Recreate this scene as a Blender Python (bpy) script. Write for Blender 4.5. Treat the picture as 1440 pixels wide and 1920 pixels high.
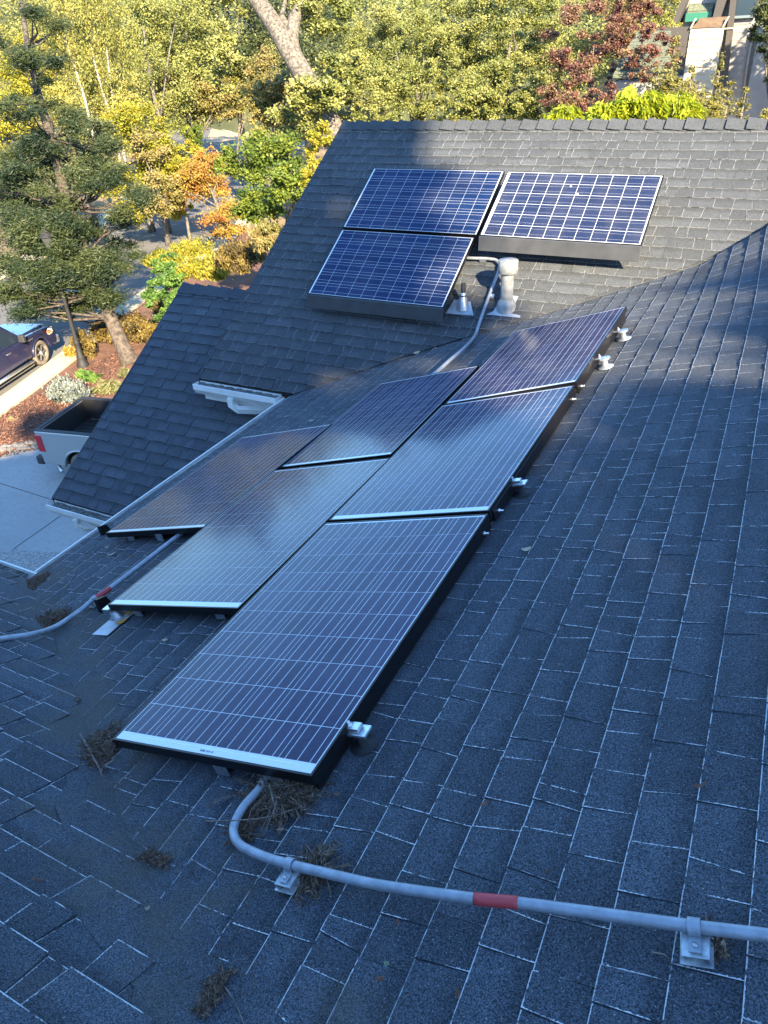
import bpy, bmesh, math, random
import numpy as np
from mathutils import Vector, Matrix

random.seed(7); rng = np.random.default_rng(7)
for o in list(bpy.data.objects): bpy.data.objects.remove(o)
scene = bpy.context.scene
COL = scene.collection

# ------------------------------------------------------------------ camera
R_ = np.array([0.89346985, 0.44696691, -0.04395688])
U_ = np.array([-0.20899736, 0.5004058, 0.84018697])
W_ = np.array([-0.39753206, 0.74149485, -0.5405124])
FPX = 1354.5
cam_d = bpy.data.cameras.new('camera'); cam = bpy.data.objects.new('camera', cam_d); COL.objects.link(cam)
cam_d.sensor_width = 36; cam_d.lens = FPX/1920*36; cam_d.clip_start = 0.05; cam_d.clip_end = 2000
cam.matrix_world = Matrix(((R_[0],U_[0],-W_[0],0),(R_[1],U_[1],-W_[1],0),(R_[2],U_[2],-W_[2],0),(0,0,0,1)))
scene.camera = cam

# ------------------------------------------------------------------ light
SUN = np.array([0.63, -0.63, 0.45]); SUN /= np.linalg.norm(SUN)
ELEV = math.asin(SUN[2]); AZ = math.atan2(SUN[0], SUN[1])
world = bpy.data.worlds.new('World'); scene.world = world; world.use_nodes = True
wn = world.node_tree; wn.nodes.clear()
wo = wn.nodes.new('ShaderNodeOutputWorld'); wb = wn.nodes.new('ShaderNodeBackground')
sk = wn.nodes.new('ShaderNodeTexSky'); sk.sky_type = 'NISHITA'; sk.sun_disc = False
sk.sun_elevation = ELEV; sk.sun_rotation = AZ; sk.air_density = 1.0; sk.dust_density = 0.3; sk.ozone_density = 5.0
wb.inputs['Strength'].default_value = 0.12
wt = wn.nodes.new('ShaderNodeMix'); wt.data_type = 'RGBA'; wt.blend_type = 'MULTIPLY'; wt.inputs['Factor'].default_value = 1.0; wt.inputs['B'].default_value = (0.82, 0.96, 1.0, 1)
wn.links.new(sk.outputs[0], wt.inputs['A']); wn.links.new(wt.outputs['Result'], wb.inputs[0]); wn.links.new(wb.outputs[0], wo.inputs[0])
sun_d = bpy.data.lights.new('sun', 'SUN'); sun_d.energy = 5.0; sun_d.angle = math.radians(0.6); sun_d.color = (1, 0.82, 0.56)
sun = bpy.data.objects.new('sun', sun_d); COL.objects.link(sun)
sun.rotation_euler = Vector(SUN).to_track_quat('Z', 'Y').to_euler()
scene.view_settings.view_transform = 'Standard'; scene.view_settings.look = 'None'
scene.view_settings.gamma = 1; scene.view_settings.use_curve_mapping = False
scene.view_settings.exposure = 2.4

# ------------------------------------------------------------------ helpers
G = -8.6                                                   # ground height (camera is the origin)
def ray(px, py): return W_ + (px-720)/FPX*R_ - (py-960)/FPX*U_
def at(px, py, D): return ray(px, py)*D
def gp(px, py, z=G): r = ray(px, py); return r*(z/r[2])
TA = math.radians(17.560362); DA = 1.5478577
TB = math.radians(31.0227557); DB = 5.4327945
NA = np.array([-math.sin(TA), 0, math.cos(TA)]); NB = np.array([0, -math.sin(TB), math.cos(TB)])
dA = DA+0.12; dB = DB+0.25; dB2 = dB+0.35
def onp(px, py, n, d, h=0): r = ray(px, py); return r*(-(d-h)/(r@n))
def onA(px, py, h=0): return onp(px, py, NA, dA, h)
def onB(px, py, h=0): return onp(px, py, NB, dB, h)
zA0 = -dA/math.cos(TA); mA = math.tan(TA)
zB0 = -dB/math.cos(TB); mB = math.tan(TB)
zB20 = -dB2/math.cos(TB)
mC = 0.543; yC0 = 2.533; zC0 = -3.128; TC = math.atan(mC); NC = np.array([0, math.sin(TC), math.cos(TC)])
dC = -(NC @ np.array([0, yC0, zC0]))
def onC(px, py, h=0): return onp(px, py, NC, dC, h)

def tagit(o, label=None, cat=None, group=None, kind=None):
    if label: o['label'] = label
    if cat: o['category'] = cat
    if group: o['group'] = group
    if kind: o['kind'] = kind
    return o
def empty(name, loc, label, cat, group=None, rz=0):
    o = bpy.data.objects.new(name, None); COL.objects.link(o); o.location = [float(v) for v in loc]; o.rotation_euler = (0, 0, rz)
    o.empty_display_size = 0.1
    return tagit(o, label, cat, group)
def link(name, me, parent=None, mat=None, world_coords=True):
    o = bpy.data.objects.new(name, me); COL.objects.link(o)
    if mat is not None:
        if isinstance(mat, (list, tuple)):
            for m in mat: me.materials.append(m)
        else: me.materials.append(mat)
    if parent is not None:
        o.parent = parent
        if world_coords:      # vertices were given in world space: undo the parent's transform
            o.matrix_parent_inverse = pm(parent).inverted()
    return o
def pm(o):
    m = o.matrix_basis.copy()
    if o.parent: m = pm(o.parent) @ o.matrix_parent_inverse @ m
    return m
class MB:
    def __init__(s): s.v = []; s.f = []; s.mi = []; s.m = 0; s.smooth = []; s.sm = False
    def add(s, verts, faces):
        b = len(s.v); s.v += [tuple(float(c) for c in v) for v in verts]
        for f in faces: s.f.append(tuple(b+i for i in f)); s.mi.append(s.m); s.smooth.append(s.sm)
    def box(s, c, sx, sy, sz, ax=None):
        c = np.array(c, float); ax = np.eye(3) if ax is None else np.array(ax, float)
        vs = [c + ax[0]*sx/2*i + ax[1]*sy/2*j + ax[2]*sz/2*k for k in (-1, 1) for j in (-1, 1) for i in (-1, 1)]
        s.add(vs, [(0,2,3,1),(4,5,7,6),(0,1,5,4),(2,6,7,3),(0,4,6,2),(1,3,7,5)])
    def tube(s, pts, rad, n=8, cap=True):
        pts = [np.array(p, float) for p in pts]; rad = [rad]*len(pts) if np.isscalar(rad) else list(rad)
        ref = np.array([0.13, 0.27, 0.95]); rings = []
        t0 = pts[1]-pts[0]; t0 /= np.linalg.norm(t0)+1e-12
        a = np.cross(t0, ref); a /= np.linalg.norm(a)+1e-12
        vs = []
        for i, p in enumerate(pts):
            t = pts[min(i+1, len(pts)-1)]-pts[max(i-1, 0)]; t = t/(np.linalg.norm(t)+1e-12)
            a = a - t*(a@t); a /= np.linalg.norm(a)+1e-12; b = np.cross(t, a)
            for k in range(n):
                th = 2*math.pi*k/n; vs.append(p+rad[i]*(math.cos(th)*a+math.sin(th)*b))
        fs = []
        for i in range(len(pts)-1):
            for k in range(n):
                fs.append((i*n+k, i*n+(k+1) % n, (i+1)*n+(k+1) % n, (i+1)*n+k))
        if cap: fs.append(tuple(range(n))[::-1]); fs.append(tuple((len(pts)-1)*n+k for k in range(n)))
        old = s.sm; s.sm = True if n > 4 else old; s.add(vs, fs); s.sm = old
    def lathe(s, c, axis, prof, n=20):
        c = np.array(c, float); ax = np.array(axis, float); ax /= np.linalg.norm(ax)
        a = np.cross(ax, [0.3, 0.9, 0.2]); a /= np.linalg.norm(a); b = np.cross(ax, a)
        vs = [c+ax*h+r*(math.cos(2*math.pi*k/n)*a+math.sin(2*math.pi*k/n)*b) for r, h in prof for k in range(n)]
        fs = [(i*n+k, i*n+(k+1) % n, (i+1)*n+(k+1) % n, (i+1)*n+k) for i in range(len(prof)-1) for k in range(n)]
        old = s.sm; s.sm = True; s.add(vs, fs); s.sm = old
    def prism(s, poly, ext, flip=False):           # poly: list of 3D pts, extruded by vector ext
        n = len(poly); ext = np.array(ext, float); p = [np.array(q, float) for q in poly]
        vs = p+[q+ext for q in p]
        s.add(vs, [tuple(range(n))[::-1], tuple(range(n, 2*n))]+[(i, (i+1) % n, n+(i+1) % n, n+i) for i in range(n)])
    def build(s, name, mat, parent=None, world_coords=True, bevel=0):
        me = bpy.data.meshes.new(name); me.from_pydata(s.v, [], s.f)
        me.polygons.foreach_set('material_index', s.mi); me.polygons.foreach_set('use_smooth', s.smooth)
        me.update()
        o = link(name, me, parent, mat, world_coords)
        if bevel:
            m = o.modifiers.new('bevel', 'BEVEL'); m.width = bevel; m.segments = 2; m.limit_method = 'ANGLE'; m.angle_limit = 0.6
        return o

# ------------------------------------------------------------------ materials
def mat(name, color=(0.5, 0.5, 0.5), rough=0.6, metal=0.0, coat=0.0, noise=0.0, scale=20, bump=0.0, spec=0.5, color2=None, bscale=None, coat_rough=0.05):
    m = bpy.data.materials.new(name); m.use_nodes = True; nt = m.node_tree; b = nt.nodes['Principled BSDF']
    b.inputs['Base Color'].default_value = (*color, 1); b.inputs['Roughness'].default_value = rough
    b.inputs['Metallic'].default_value = metal; b.inputs['Coat Weight'].default_value = coat
    b.inputs['Coat Roughness'].default_value = coat_rough; b.inputs['Specular IOR Level'].default_value = spec
    if noise or color2 or bump:
        tc = nt.nodes.new('ShaderNodeTexCoord'); nz = nt.nodes.new('ShaderNodeTexNoise')
        nz.inputs['Scale'].default_value = scale; nz.inputs['Detail'].default_value = 6
        nt.links.new(tc.outputs['Object'], nz.inputs['Vector'])
        if noise or color2:
            c2 = color2 or tuple(min(1, c*(1+noise)) for c in color); c1 = color if color2 else tuple(c*(1-noise) for c in color)
            r = nt.nodes.new('ShaderNodeValToRGB'); r.color_ramp.elements[0].position = 0.35; r.color_ramp.elements[1].position = 0.65
            r.color_ramp.elements[0].color = (*c1, 1); r.color_ramp.elements[1].color = (*c2, 1)
            nt.links.new(nz.outputs['Fac'], r.inputs[0]); nt.links.new(r.outputs[0], b.inputs['Base Color'])
        if bump:
            nb = nt.nodes.new('ShaderNodeTexNoise'); nb.inputs['Scale'].default_value = bscale or scale*3; nb.inputs['Detail'].default_value = 8
            nt.links.new(tc.outputs['Object'], nb.inputs['Vector'])
            bp = nt.nodes.new('ShaderNodeBump'); bp.inputs['Strength'].default_value = bump; bp.inputs['Distance'].default_value = 0.02
            nt.links.new(nb.outputs['Fac'], bp.inputs['Height']); nt.links.new(bp.outputs[0], b.inputs['Normal'])
    return m

class NT:                                            # tiny node-graph helper
    def __init__(s, m): s.nt = m.node_tree
    def n(s, t, **kw):
        nd = s.nt.nodes.new(t)
        for k, v in kw.items(): setattr(nd, k, v)
        return nd
    def put(s, sock, v):
        if isinstance(v, bpy.types.NodeSocket): s.nt.links.new(v, sock)
        elif isinstance(v, tuple) and len(v) == 3 and sock.type == 'RGBA': sock.default_value = (*v, 1)
        else: sock.default_value = v
    def math(s, op, a, b=0.0, c=0.0, clamp=False):
        nd = s.n('ShaderNodeMath', operation=op, use_clamp=clamp)
        for i, v in enumerate((a, b, c)): s.put(nd.inputs[i], v)
        return nd.outputs[0]
    def mix(s, f, a, b, blend='MIX'):
        nd = s.n('ShaderNodeMix', data_type='RGBA', blend_type=blend)
        s.put(nd.inputs['Factor'], f); s.put(nd.inputs['A'], a); s.put(nd.inputs['B'], b); return nd.outputs['Result']
    def noise(s, vec, scale, detail=4, rough=0.5):
        nd = s.n('ShaderNodeTexNoise'); s.put(nd.inputs['Vector'], vec); nd.inputs['Scale'].default_value = scale
        nd.inputs['Detail'].default_value = detail; nd.inputs['Roughness'].default_value = rough; return nd.outputs['Fac']
    def ramp(s, f, lo, hi):
        nd = s.n('ShaderNodeMapRange', clamp=True, interpolation_type='SMOOTHSTEP'); s.put(nd.inputs[0], f)
        s.put(nd.inputs[1], lo); s.put(nd.inputs[2], hi); return nd.outputs[0]

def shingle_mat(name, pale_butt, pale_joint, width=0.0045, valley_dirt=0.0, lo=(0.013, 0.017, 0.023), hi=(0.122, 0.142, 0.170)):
    m = bpy.data.materials.new(name); m.use_nodes = True; k = NT(m); b = m.node_tree.nodes['Principled BSDF']
    geo = k.n('ShaderNodeNewGeometry'); P = geo.outputs['Position']
    uv1 = k.n('ShaderNodeUVMap', uv_map='edge'); uv2 = k.n('ShaderNodeUVMap', uv_map='rnd')
    s1 = k.n('ShaderNodeSeparateXYZ'); m.node_tree.links.new(uv1.outputs[0], s1.inputs[0])
    s2 = k.n('ShaderNodeSeparateXYZ'); m.node_tree.links.new(uv2.outputs[0], s2.inputs[0])
    u, v, ru, rnd = s1.outputs[0], s1.outputs[1], s2.outputs[0], s2.outputs[1]
    fine = k.noise(P, 260, 3, 0.75); gran = k.noise(P, 620, 1, 0.5); mid = k.noise(P, 14, 4); big = k.noise(P, 1.3, 3)
    fine2 = k.noise(P, 170, 2, 0.6); g2 = k.ramp(k.math('MULTIPLY_ADD', fine2, 0.28, k.math('MULTIPLY', fine, 0.76)), 0.40, 0.66)
    c = k.mix(g2, lo, hi)
    tone = k.math('MULTIPLY_ADD', rnd, 0.34, 0.80)
    tone = k.math('MULTIPLY', tone, k.math('MULTIPLY_ADD', mid, 0.35, 0.82))
    tone = k.math('MULTIPLY', tone, k.math('MULTIPLY_ADD', big, 0.5, 0.75))
    tcol = k.n('ShaderNodeCombineColor')
    for i in range(3): k.put(tcol.inputs[i], tone)
    c = k.mix(1.0, c, tcol.outputs[0], 'MULTIPLY')
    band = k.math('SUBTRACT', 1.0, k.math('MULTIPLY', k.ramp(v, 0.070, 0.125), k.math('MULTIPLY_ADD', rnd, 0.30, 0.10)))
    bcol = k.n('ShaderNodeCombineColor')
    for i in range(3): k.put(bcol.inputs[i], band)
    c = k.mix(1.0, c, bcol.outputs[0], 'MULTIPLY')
    speck = k.ramp(k.noise(P, 210, 1, 0.5), 0.68, 0.74)
    c = k.mix(k.math('MULTIPLY', speck, 0.5), c, (0.42, 0.43, 0.44))
    if valley_dirt > 0:                             # brown silt washed into the valley between the two near slopes
        sp = k.n('ShaderNodeSeparateXYZ'); m.node_tree.links.new(P, sp.inputs[0])
        dist = k.math('ABSOLUTE', k.math('ADD', k.math('MULTIPLY', sp.outputs[0], 0.503), k.math('MULTIPLY', sp.outputs[1], 0.864)))
        dist = k.math('ADD', dist, k.math('MULTIPLY_ADD', k.noise(P, 2.3, 6, 0.7), 2.0, -0.92))
        dirt = k.math('SUBTRACT', 1.0, k.ramp(dist, 0.0, 0.36))
        dirt = k.math('MULTIPLY', dirt, valley_dirt)
        dc = k.mix(k.ramp(fine, 0.35, 0.7), (0.045, 0.041, 0.035), (0.145, 0.128, 0.102))
        c = k.mix(dirt, c, dc)
    else: dirt = 0.0
    # pale worn edge along butt and joints, broken up by noise
    brk = k.noise(P, 22, 4, 0.7); brk2 = k.noise(P, 130, 2, 0.6); brk3 = k.noise(P, 4.0, 3)
    wv = k.math('MULTIPLY', k.math('MULTIPLY_ADD', brk2, 2.0, 0.0), width)
    eb = k.math('LESS_THAN', v, wv)
    eb = k.math('MULTIPLY', eb, k.math('MULTIPLY', k.ramp(brk, 0.38, 0.50), k.math('MULTIPLY', k.ramp(brk3, 0.22, 0.45), pale_butt)))
    wj = k.math('MULTIPLY', k.math('MULTIPLY_ADD', brk2, 4.4, -0.8), width)
    ej = k.math('LESS_THAN', u, wj)
    ej = k.math('MULTIPLY', ej, k.math('MULTIPLY', k.math('MULTIPLY', k.ramp(brk, 0.40, 0.50), k.ramp(brk3, 0.36, 0.5)), pale_joint))
    e = k.math('MAXIMUM', eb, ej)
    if valley_dirt > 0: e = k.math('MULTIPLY', e, k.math('SUBTRACT', 1.0, k.math('MULTIPLY', dirt, 0.85)))
    c = k.mix(e, c, (0.63, 0.65, 0.66))
    k.put(b.inputs['Base Color'], c); b.inputs['Roughness'].default_value = 0.88; b.inputs['Specular IOR Level'].default_value = 0.3
    bp = k.n('ShaderNodeBump'); bp.inputs['Strength'].default_value = 0.8; bp.inputs['Distance'].default_value = 0.005
    k.put(bp.inputs['Height'], fine); k.put(b.inputs['Normal'], bp.outputs[0])
    return m
M = {}
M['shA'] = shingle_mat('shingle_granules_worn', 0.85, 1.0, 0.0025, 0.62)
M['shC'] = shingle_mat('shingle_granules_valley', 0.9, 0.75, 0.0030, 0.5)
M['shB'] = shingle_mat('shingle_granules_far', 0.22, 0.46, 0.0032, 0.0, (0.014, 0.0175, 0.0215), (0.112, 0.124, 0.138))  # sunlit slope: darker, less blue than shaded slopes; light difference put into the colour
M['shB2'] = shingle_mat('shingle_granules_clean', 0.10, 0.10, 0.0040)
M['rakedark'] = mat('dark_rake_trim', (0.05, 0.052, 0.056), 0.8)
M['felt'] = mat('roofing_felt', (0.03, 0.03, 0.032), 0.9)
M['frame'] = mat('black_anodised_frame', (0.02, 0.018, 0.02), 0.35, 0.6)
M['alu'] = mat('aluminium', (0.62, 0.64, 0.66), 0.32, 0.9, noise=0.15, scale=30)
M['galv'] = mat('galvanised_steel', (0.52, 0.54, 0.55), 0.42, 0.75, noise=0.25, scale=12, bump=0.1)
M['strutm'] = mat('scuffed_strut', (0.22, 0.24, 0.26), 0.45, 0.4, color2=(0.58, 0.62, 0.63), scale=34, bump=0.1)
M['dull'] = mat('dull_weathered_zinc', (0.27, 0.28, 0.28), 0.6, 0.15, noise=0.22, scale=16, bump=0.15)
M['conduit'] = mat('conduit_steel', (0.30, 0.33, 0.37), 0.5, 0.35, noise=0.14, scale=30, bump=0.1)
M['redtape'] = mat('red_tape', (0.45, 0.05, 0.055), 0.5)
M['rubber'] = mat('black_rubber', (0.015, 0.015, 0.016), 0.7)
M['skirt'] = mat('grey_skirt_metal', (0.062, 0.066, 0.072), 0.5, 0.3, noise=0.15, scale=6)
M['gutter'] = mat('white_gutter_paint', (0.72, 0.74, 0.72), 0.4, noise=0.06, scale=8)
M['gutter_in'] = mat('gutter_silt', (0.045, 0.045, 0.042), 0.95, color2=(0.17, 0.17, 0.165), scale=28, bump=0.5)
M['flash'] = mat('drip_edge_metal', (0.12, 0.13, 0.145), 0.5, 0.4, noise=0.3, scale=18)
M['stucco'] = mat('stucco_wall', (0.42, 0.40, 0.36), 0.9, noise=0.1, scale=30, bump=0.3)
M['flashplate'] = mat('lead_flashing_plate', (0.38, 0.42, 0.46), 0.5, 0.3, noise=0.12, scale=15)

def coat_glass(m, v=0.09):
    b = m.node_tree.nodes['Principled BSDF']; b.inputs['Coat Weight'].default_value = 0.6; b.inputs['Coat Roughness'].default_value = v; b.inputs['Coat IOR'].default_value = 1.36
def cell_mat(name, axis, nb, base1, base2, line_w):
    m = bpy.data.materials.new(name); m.use_nodes = True; k = NT(m); b = m.node_tree.nodes['Principled BSDF']
    tc = k.n('ShaderNodeTexCoord'); O = tc.outputs['Object']; oi = k.n('ShaderNodeObjectInfo'); R = oi.outputs['Random']
    sp = k.n('ShaderNodeSeparateXYZ'); m.node_tree.links.new(O, sp.inputs[0])
    co = sp.outputs[1] if axis == 'x' else sp.outputs[0]      # bars run along local axis 'axis'
    geo = k.n('ShaderNodeNewGeometry')
    vo = k.n('ShaderNodeTexVoronoi'); k.put(vo.inputs['Vector'], geo.outputs['Position']); vo.inputs['Scale'].default_value = 85
    cr = k.n('ShaderNodeSeparateXYZ'); m.node_tree.links.new(vo.outputs['Color'], cr.inputs[0])
    f = k.math('ADD', k.math('MULTIPLY', cr.outputs[0], 0.45), k.math('MULTIPLY', R, 0.55))
    c = k.mix(f, base1, base2)
    for i in range(nb):
        x = (-0.5+(i+0.5)/nb)*0.156
        d = k.math('ABSOLUTE', k.math('SUBTRACT', co, x))
        c = k.mix(k.math('LESS_THAN', d, line_w/2), c, (0.56, 0.58, 0.62))
    dust = k.noise(geo.outputs['Position'], 2.2, 5, 0.6)
    c = k.mix(k.math('MULTIPLY', k.ramp(dust, 0.35, 0.75), 0.05), c, (0.4, 0.36, 0.3))
    k.put(b.inputs['Base Color'], c); b.inputs['Roughness'].default_value = 0.6; b.inputs['Specular IOR Level'].default_value = 0.1; coat_glass(m, 0.10)
    return m
M['cellA'] = cell_mat('blue_violet_cell', 'x', 3, (0.011, 0.012, 0.044), (0.032, 0.028, 0.080), 0.0030)
M['cellB'] = cell_mat('deep_blue_cell', 'x', 2, (0.004, 0.014, 0.058), (0.008, 0.026, 0.090), 0.0022)
M['cellT'] = cell_mat('pale_blue_cell', 'x', 2, (0.008, 0.016, 0.048), (0.015, 0.025, 0.068), 0.0010)
M['back'] = mat('white_backsheet', (0.66, 0.70, 0.72), 0.5); coat_glass(M['back'])
M['ink'] = mat('printed_ink', (0.04, 0.05, 0.08), 0.6)
M['white_print'] = mat('white_label', (0.85, 0.87, 0.86), 0.5)

def leaf_mat(name, cols, trans=0.35, rough=0.55):
    m = bpy.data.materials.new(name); m.use_nodes = True; k = NT(m); nt = m.node_tree; nt.nodes.remove(nt.nodes['Principled BSDF'])
    out = nt.nodes['Material Output']
    uv = k.n('ShaderNodeUVMap', uv_map='rnd'); sp = k.n('ShaderNodeSeparateXYZ'); nt.links.new(uv.outputs[0], sp.inputs[0])
    r = k.n('ShaderNodeValToRGB'); cr = r.color_ramp
    n = len(cols); cr.elements[0].color = (*cols[0], 1); cr.elements[1].color = (*cols[-1], 1)
    for i in range(1, n-1):
        e = cr.elements.new(i/(n-1)); e.color = (*cols[i], 1)
    nt.links.new(sp.outputs[0], r.inputs[0])
    v = k.math('MULTIPLY_ADD', sp.outputs[1], 0.40, 0.80)
    tcol = k.n('ShaderNodeCombineColor')
    for i in range(3): k.put(tcol.inputs[i], v)
    c = k.mix(1.0, r.outputs[0], tcol.outputs[0], 'MULTIPLY')
    d = k.n('ShaderNodeBsdfPrincipled'); k.put(d.inputs['Base Color'], c); d.inputs['Roughness'].default_value = rough; d.inputs['Specular IOR Level'].default_value = 0.35
    t = k.n('ShaderNodeBsdfTranslucent'); k.put(t.inputs[0], c)
    mx = k.n('ShaderNodeMixShader'); mx.inputs[0].default_value = trans
    nt.links.new(d.outputs[0], mx.inputs[1]); nt.links.new(t.outputs[0], mx.inputs[2]); nt.links.new(mx.outputs[0], out.inputs[0])
    return m
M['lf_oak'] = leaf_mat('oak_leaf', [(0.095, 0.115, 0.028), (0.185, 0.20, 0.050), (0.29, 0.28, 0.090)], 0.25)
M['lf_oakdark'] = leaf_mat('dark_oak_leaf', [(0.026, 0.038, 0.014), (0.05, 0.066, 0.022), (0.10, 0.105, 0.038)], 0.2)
M['lf_pine'] = leaf_mat('pine_needle', [(0.011, 0.024, 0.009), (0.025, 0.042, 0.015), (0.066, 0.082, 0.026)], 0.2)
M['lf_birch'] = leaf_mat('birch_leaf', [(0.15, 0.165, 0.040), (0.26, 0.25, 0.060), (0.37, 0.33, 0.095)], 0.4)
M['lf_yellow'] = leaf_mat('yellow_leaf', [(0.17, 0.19, 0.02), (0.32, 0.30, 0.03), (0.40, 0.33, 0.05)], 0.45)
M['lf_lime'] = leaf_mat('lime_leaf', [(0.15, 0.20, 0.015), (0.32, 0.38, 0.02), (0.46, 0.46, 0.04)], 0.5)
M['lf_green'] = leaf_mat('maple_leaf', [(0.045, 0.08, 0.014), (0.10, 0.15, 0.02), (0.23, 0.26, 0.035)], 0.4)
M['lf_orange'] = leaf_mat('orange_leaf', [(0.33, 0.28, 0.045), (0.36, 0.22, 0.045), (0.32, 0.12, 0.04)], 0.4)
M['lf_olive'] = leaf_mat('olive_leaf', [(0.13, 0.125, 0.035), (0.22, 0.19, 0.055), (0.30, 0.22, 0.09)], 0.3)
M['lf_red'] = leaf_mat('plum_leaf', [(0.08, 0.034, 0.030), (0.17, 0.078, 0.056), (0.26, 0.20, 0.095)], 0.3)
M['lf_hedge'] = leaf_mat('hedge_sprig', [(0.065, 0.050, 0.018), (0.11, 0.075, 0.022), (0.20, 0.15, 0.03)], 0.25)
M['lf_silver'] = leaf_mat('silver_sage_leaf', [(0.10, 0.125, 0.115), (0.15, 0.175, 0.155), (0.20, 0.22, 0.19)], 0.2)
M['lf_vine'] = leaf_mat('vine_leaf', [(0.035, 0.085, 0.018), (0.08, 0.16, 0.03), (0.16, 0.26, 0.05)], 0.35)
M['lf_strap'] = leaf_mat('strap_leaf', [(0.12, 0.14, 0.05), (0.20, 0.21, 0.09), (0.28, 0.26, 0.13)], 0.3)
M['lf_cedar'] = leaf_mat('cedar_frond', [(0.09, 0.10, 0.025), (0.17, 0.16, 0.038), (0.25, 0.21, 0.05)], 0.3)
M['bark'] = mat('bark', (0.045, 0.038, 0.032), 0.95, color2=(0.17, 0.15, 0.125), scale=9, bump=1.0, bscale=22)
M['bark_dark'] = mat('dark_bark', (0.035, 0.028, 0.024), 0.95, color2=(0.11, 0.088, 0.07), scale=9, bump=1.0, bscale=22)
M['bark_pale'] = mat('birch_bark', (0.20, 0.19, 0.165), 0.8, color2=(0.42, 0.40, 0.35), scale=6, bump=0.3)
M['needle_dry'] = leaf_mat('dry_needle', [(0.06, 0.038, 0.028), (0.125, 0.082, 0.056), (0.27, 0.185, 0.125)], 0.1, 0.8)
M['twig'] = mat('dry_twig', (0.19, 0.145, 0.115), 0.85, noise=0.5, scale=40)

# ground type materials
def ground_mat(name, c1, c2, c3, s1, s2, bump=0.6, rough=0.95):
    m = bpy.data.materials.new(name); m.use_nodes = True; k = NT(m); b = m.node_tree.nodes['Principled BSDF']
    P = k.n('ShaderNodeNewGeometry').outputs['Position']
    c = k.mix(k.ramp(k.noise(P, s1, 6, 0.6), 0.35, 0.65), c1, c2)
    f = k.noise(P, s2, 5, 0.7); c = k.mix(k.ramp(f, 0.45, 0.75), c, c3)
    k.put(b.inputs['Base Color'], c); b.inputs['Roughness'].default_value = rough
    bp = k.n('ShaderNodeBump'); bp.inputs['Strength'].default_value = bump; bp.inputs['Distance'].default_value = 0.03
    k.put(bp.inputs['Height'], f); k.put(b.inputs['Normal'], bp.outputs[0]); return m
M['mulch'] = ground_mat('bark_mulch', (0.075, 0.038, 0.026), (0.14, 0.065, 0.042), (0.22, 0.12, 0.085), 0.8, 9, 1.0)
M['ground'] = ground_mat('dry_ground', (0.16, 0.11, 0.06), (0.24, 0.17, 0.085), (0.10, 0.085, 0.05), 0.15, 3, 0.6)
M['asphalt'] = ground_mat('asphalt', (0.10, 0.098, 0.095), (0.135, 0.13, 0.122), (0.17, 0.162, 0.15), 0.5, 60, 0.2, 0.85)
M['concrete'] = ground_mat('driveway_concrete', (0.33, 0.325, 0.31), (0.39, 0.38, 0.36), (0.29, 0.285, 0.27), 0.35, 9, 0.15, 0.85)
M['curb'] = ground_mat('curb_concrete', (0.42, 0.38, 0.29), (0.50, 0.45, 0.34), (0.34, 0.30, 0.22), 1.2, 20, 0.2, 0.85)
M['pebble'] = ground_mat('pebble_band', (0.20, 0.19, 0.18), (0.42, 0.40, 0.38), (0.55, 0.52, 0.50), 18, 30, 0.8)
M['sand'] = ground_mat('sandy_bank', (0.36, 0.27, 0.15), (0.46, 0.36, 0.22), (0.26, 0.2, 0.12), 0.4, 4, 0.5)
M['stone'] = mat('river_stone', (0.15, 0.14, 0.13), 0.85, noise=0.4, scale=3)

# ------------------------------------------------------------------ shingles and roof
house = empty('house', (-4, 6, G), 'grey shingled house with joined roof slopes carrying the solar panels', 'house')
SLOPES = []
def clip(poly, a, b, c):                   # keep a*x+b*y+c >= 0
    out = []
    for i in range(len(poly)):
        p, q = poly[i], poly[(i+1) % len(poly)]
        fp = a*p[0]+b*p[1]+c; fq = a*q[0]+b*q[1]+c
        if fp >= 0: out.append(p)
        if (fp >= 0) != (fq >= 0):
            t = fp/(fp-fq); out.append((p[0]+t*(q[0]-p[0]), p[1]+t*(q[1]-p[1])))
    return out
def project(P):
    z = P@W_
    return 720+FPX*(P@R_)/z, 960-FPX*(P@U_)/z, z
def clampf(x, a, b): return max(a, min(b, x))
def liftA(P):
    s = clampf((P[1]-5.6)/2.6, 0, 1); s = s*s*(3-2*s)
    w = 0.006*math.sin(P[1]*1.7+P[0]*0.9)+0.004*math.sin(P[0]*2.3-P[1]*0.8)
    return 0.26*clampf(P[0]+0.55, 0, 0.9)*s + w
def lift0(P): return 0.004*math.sin(P[0]*1.9+P[1]*0.7)+0.003*math.sin(P[1]*2.9-P[0])
TABS = []
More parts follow.
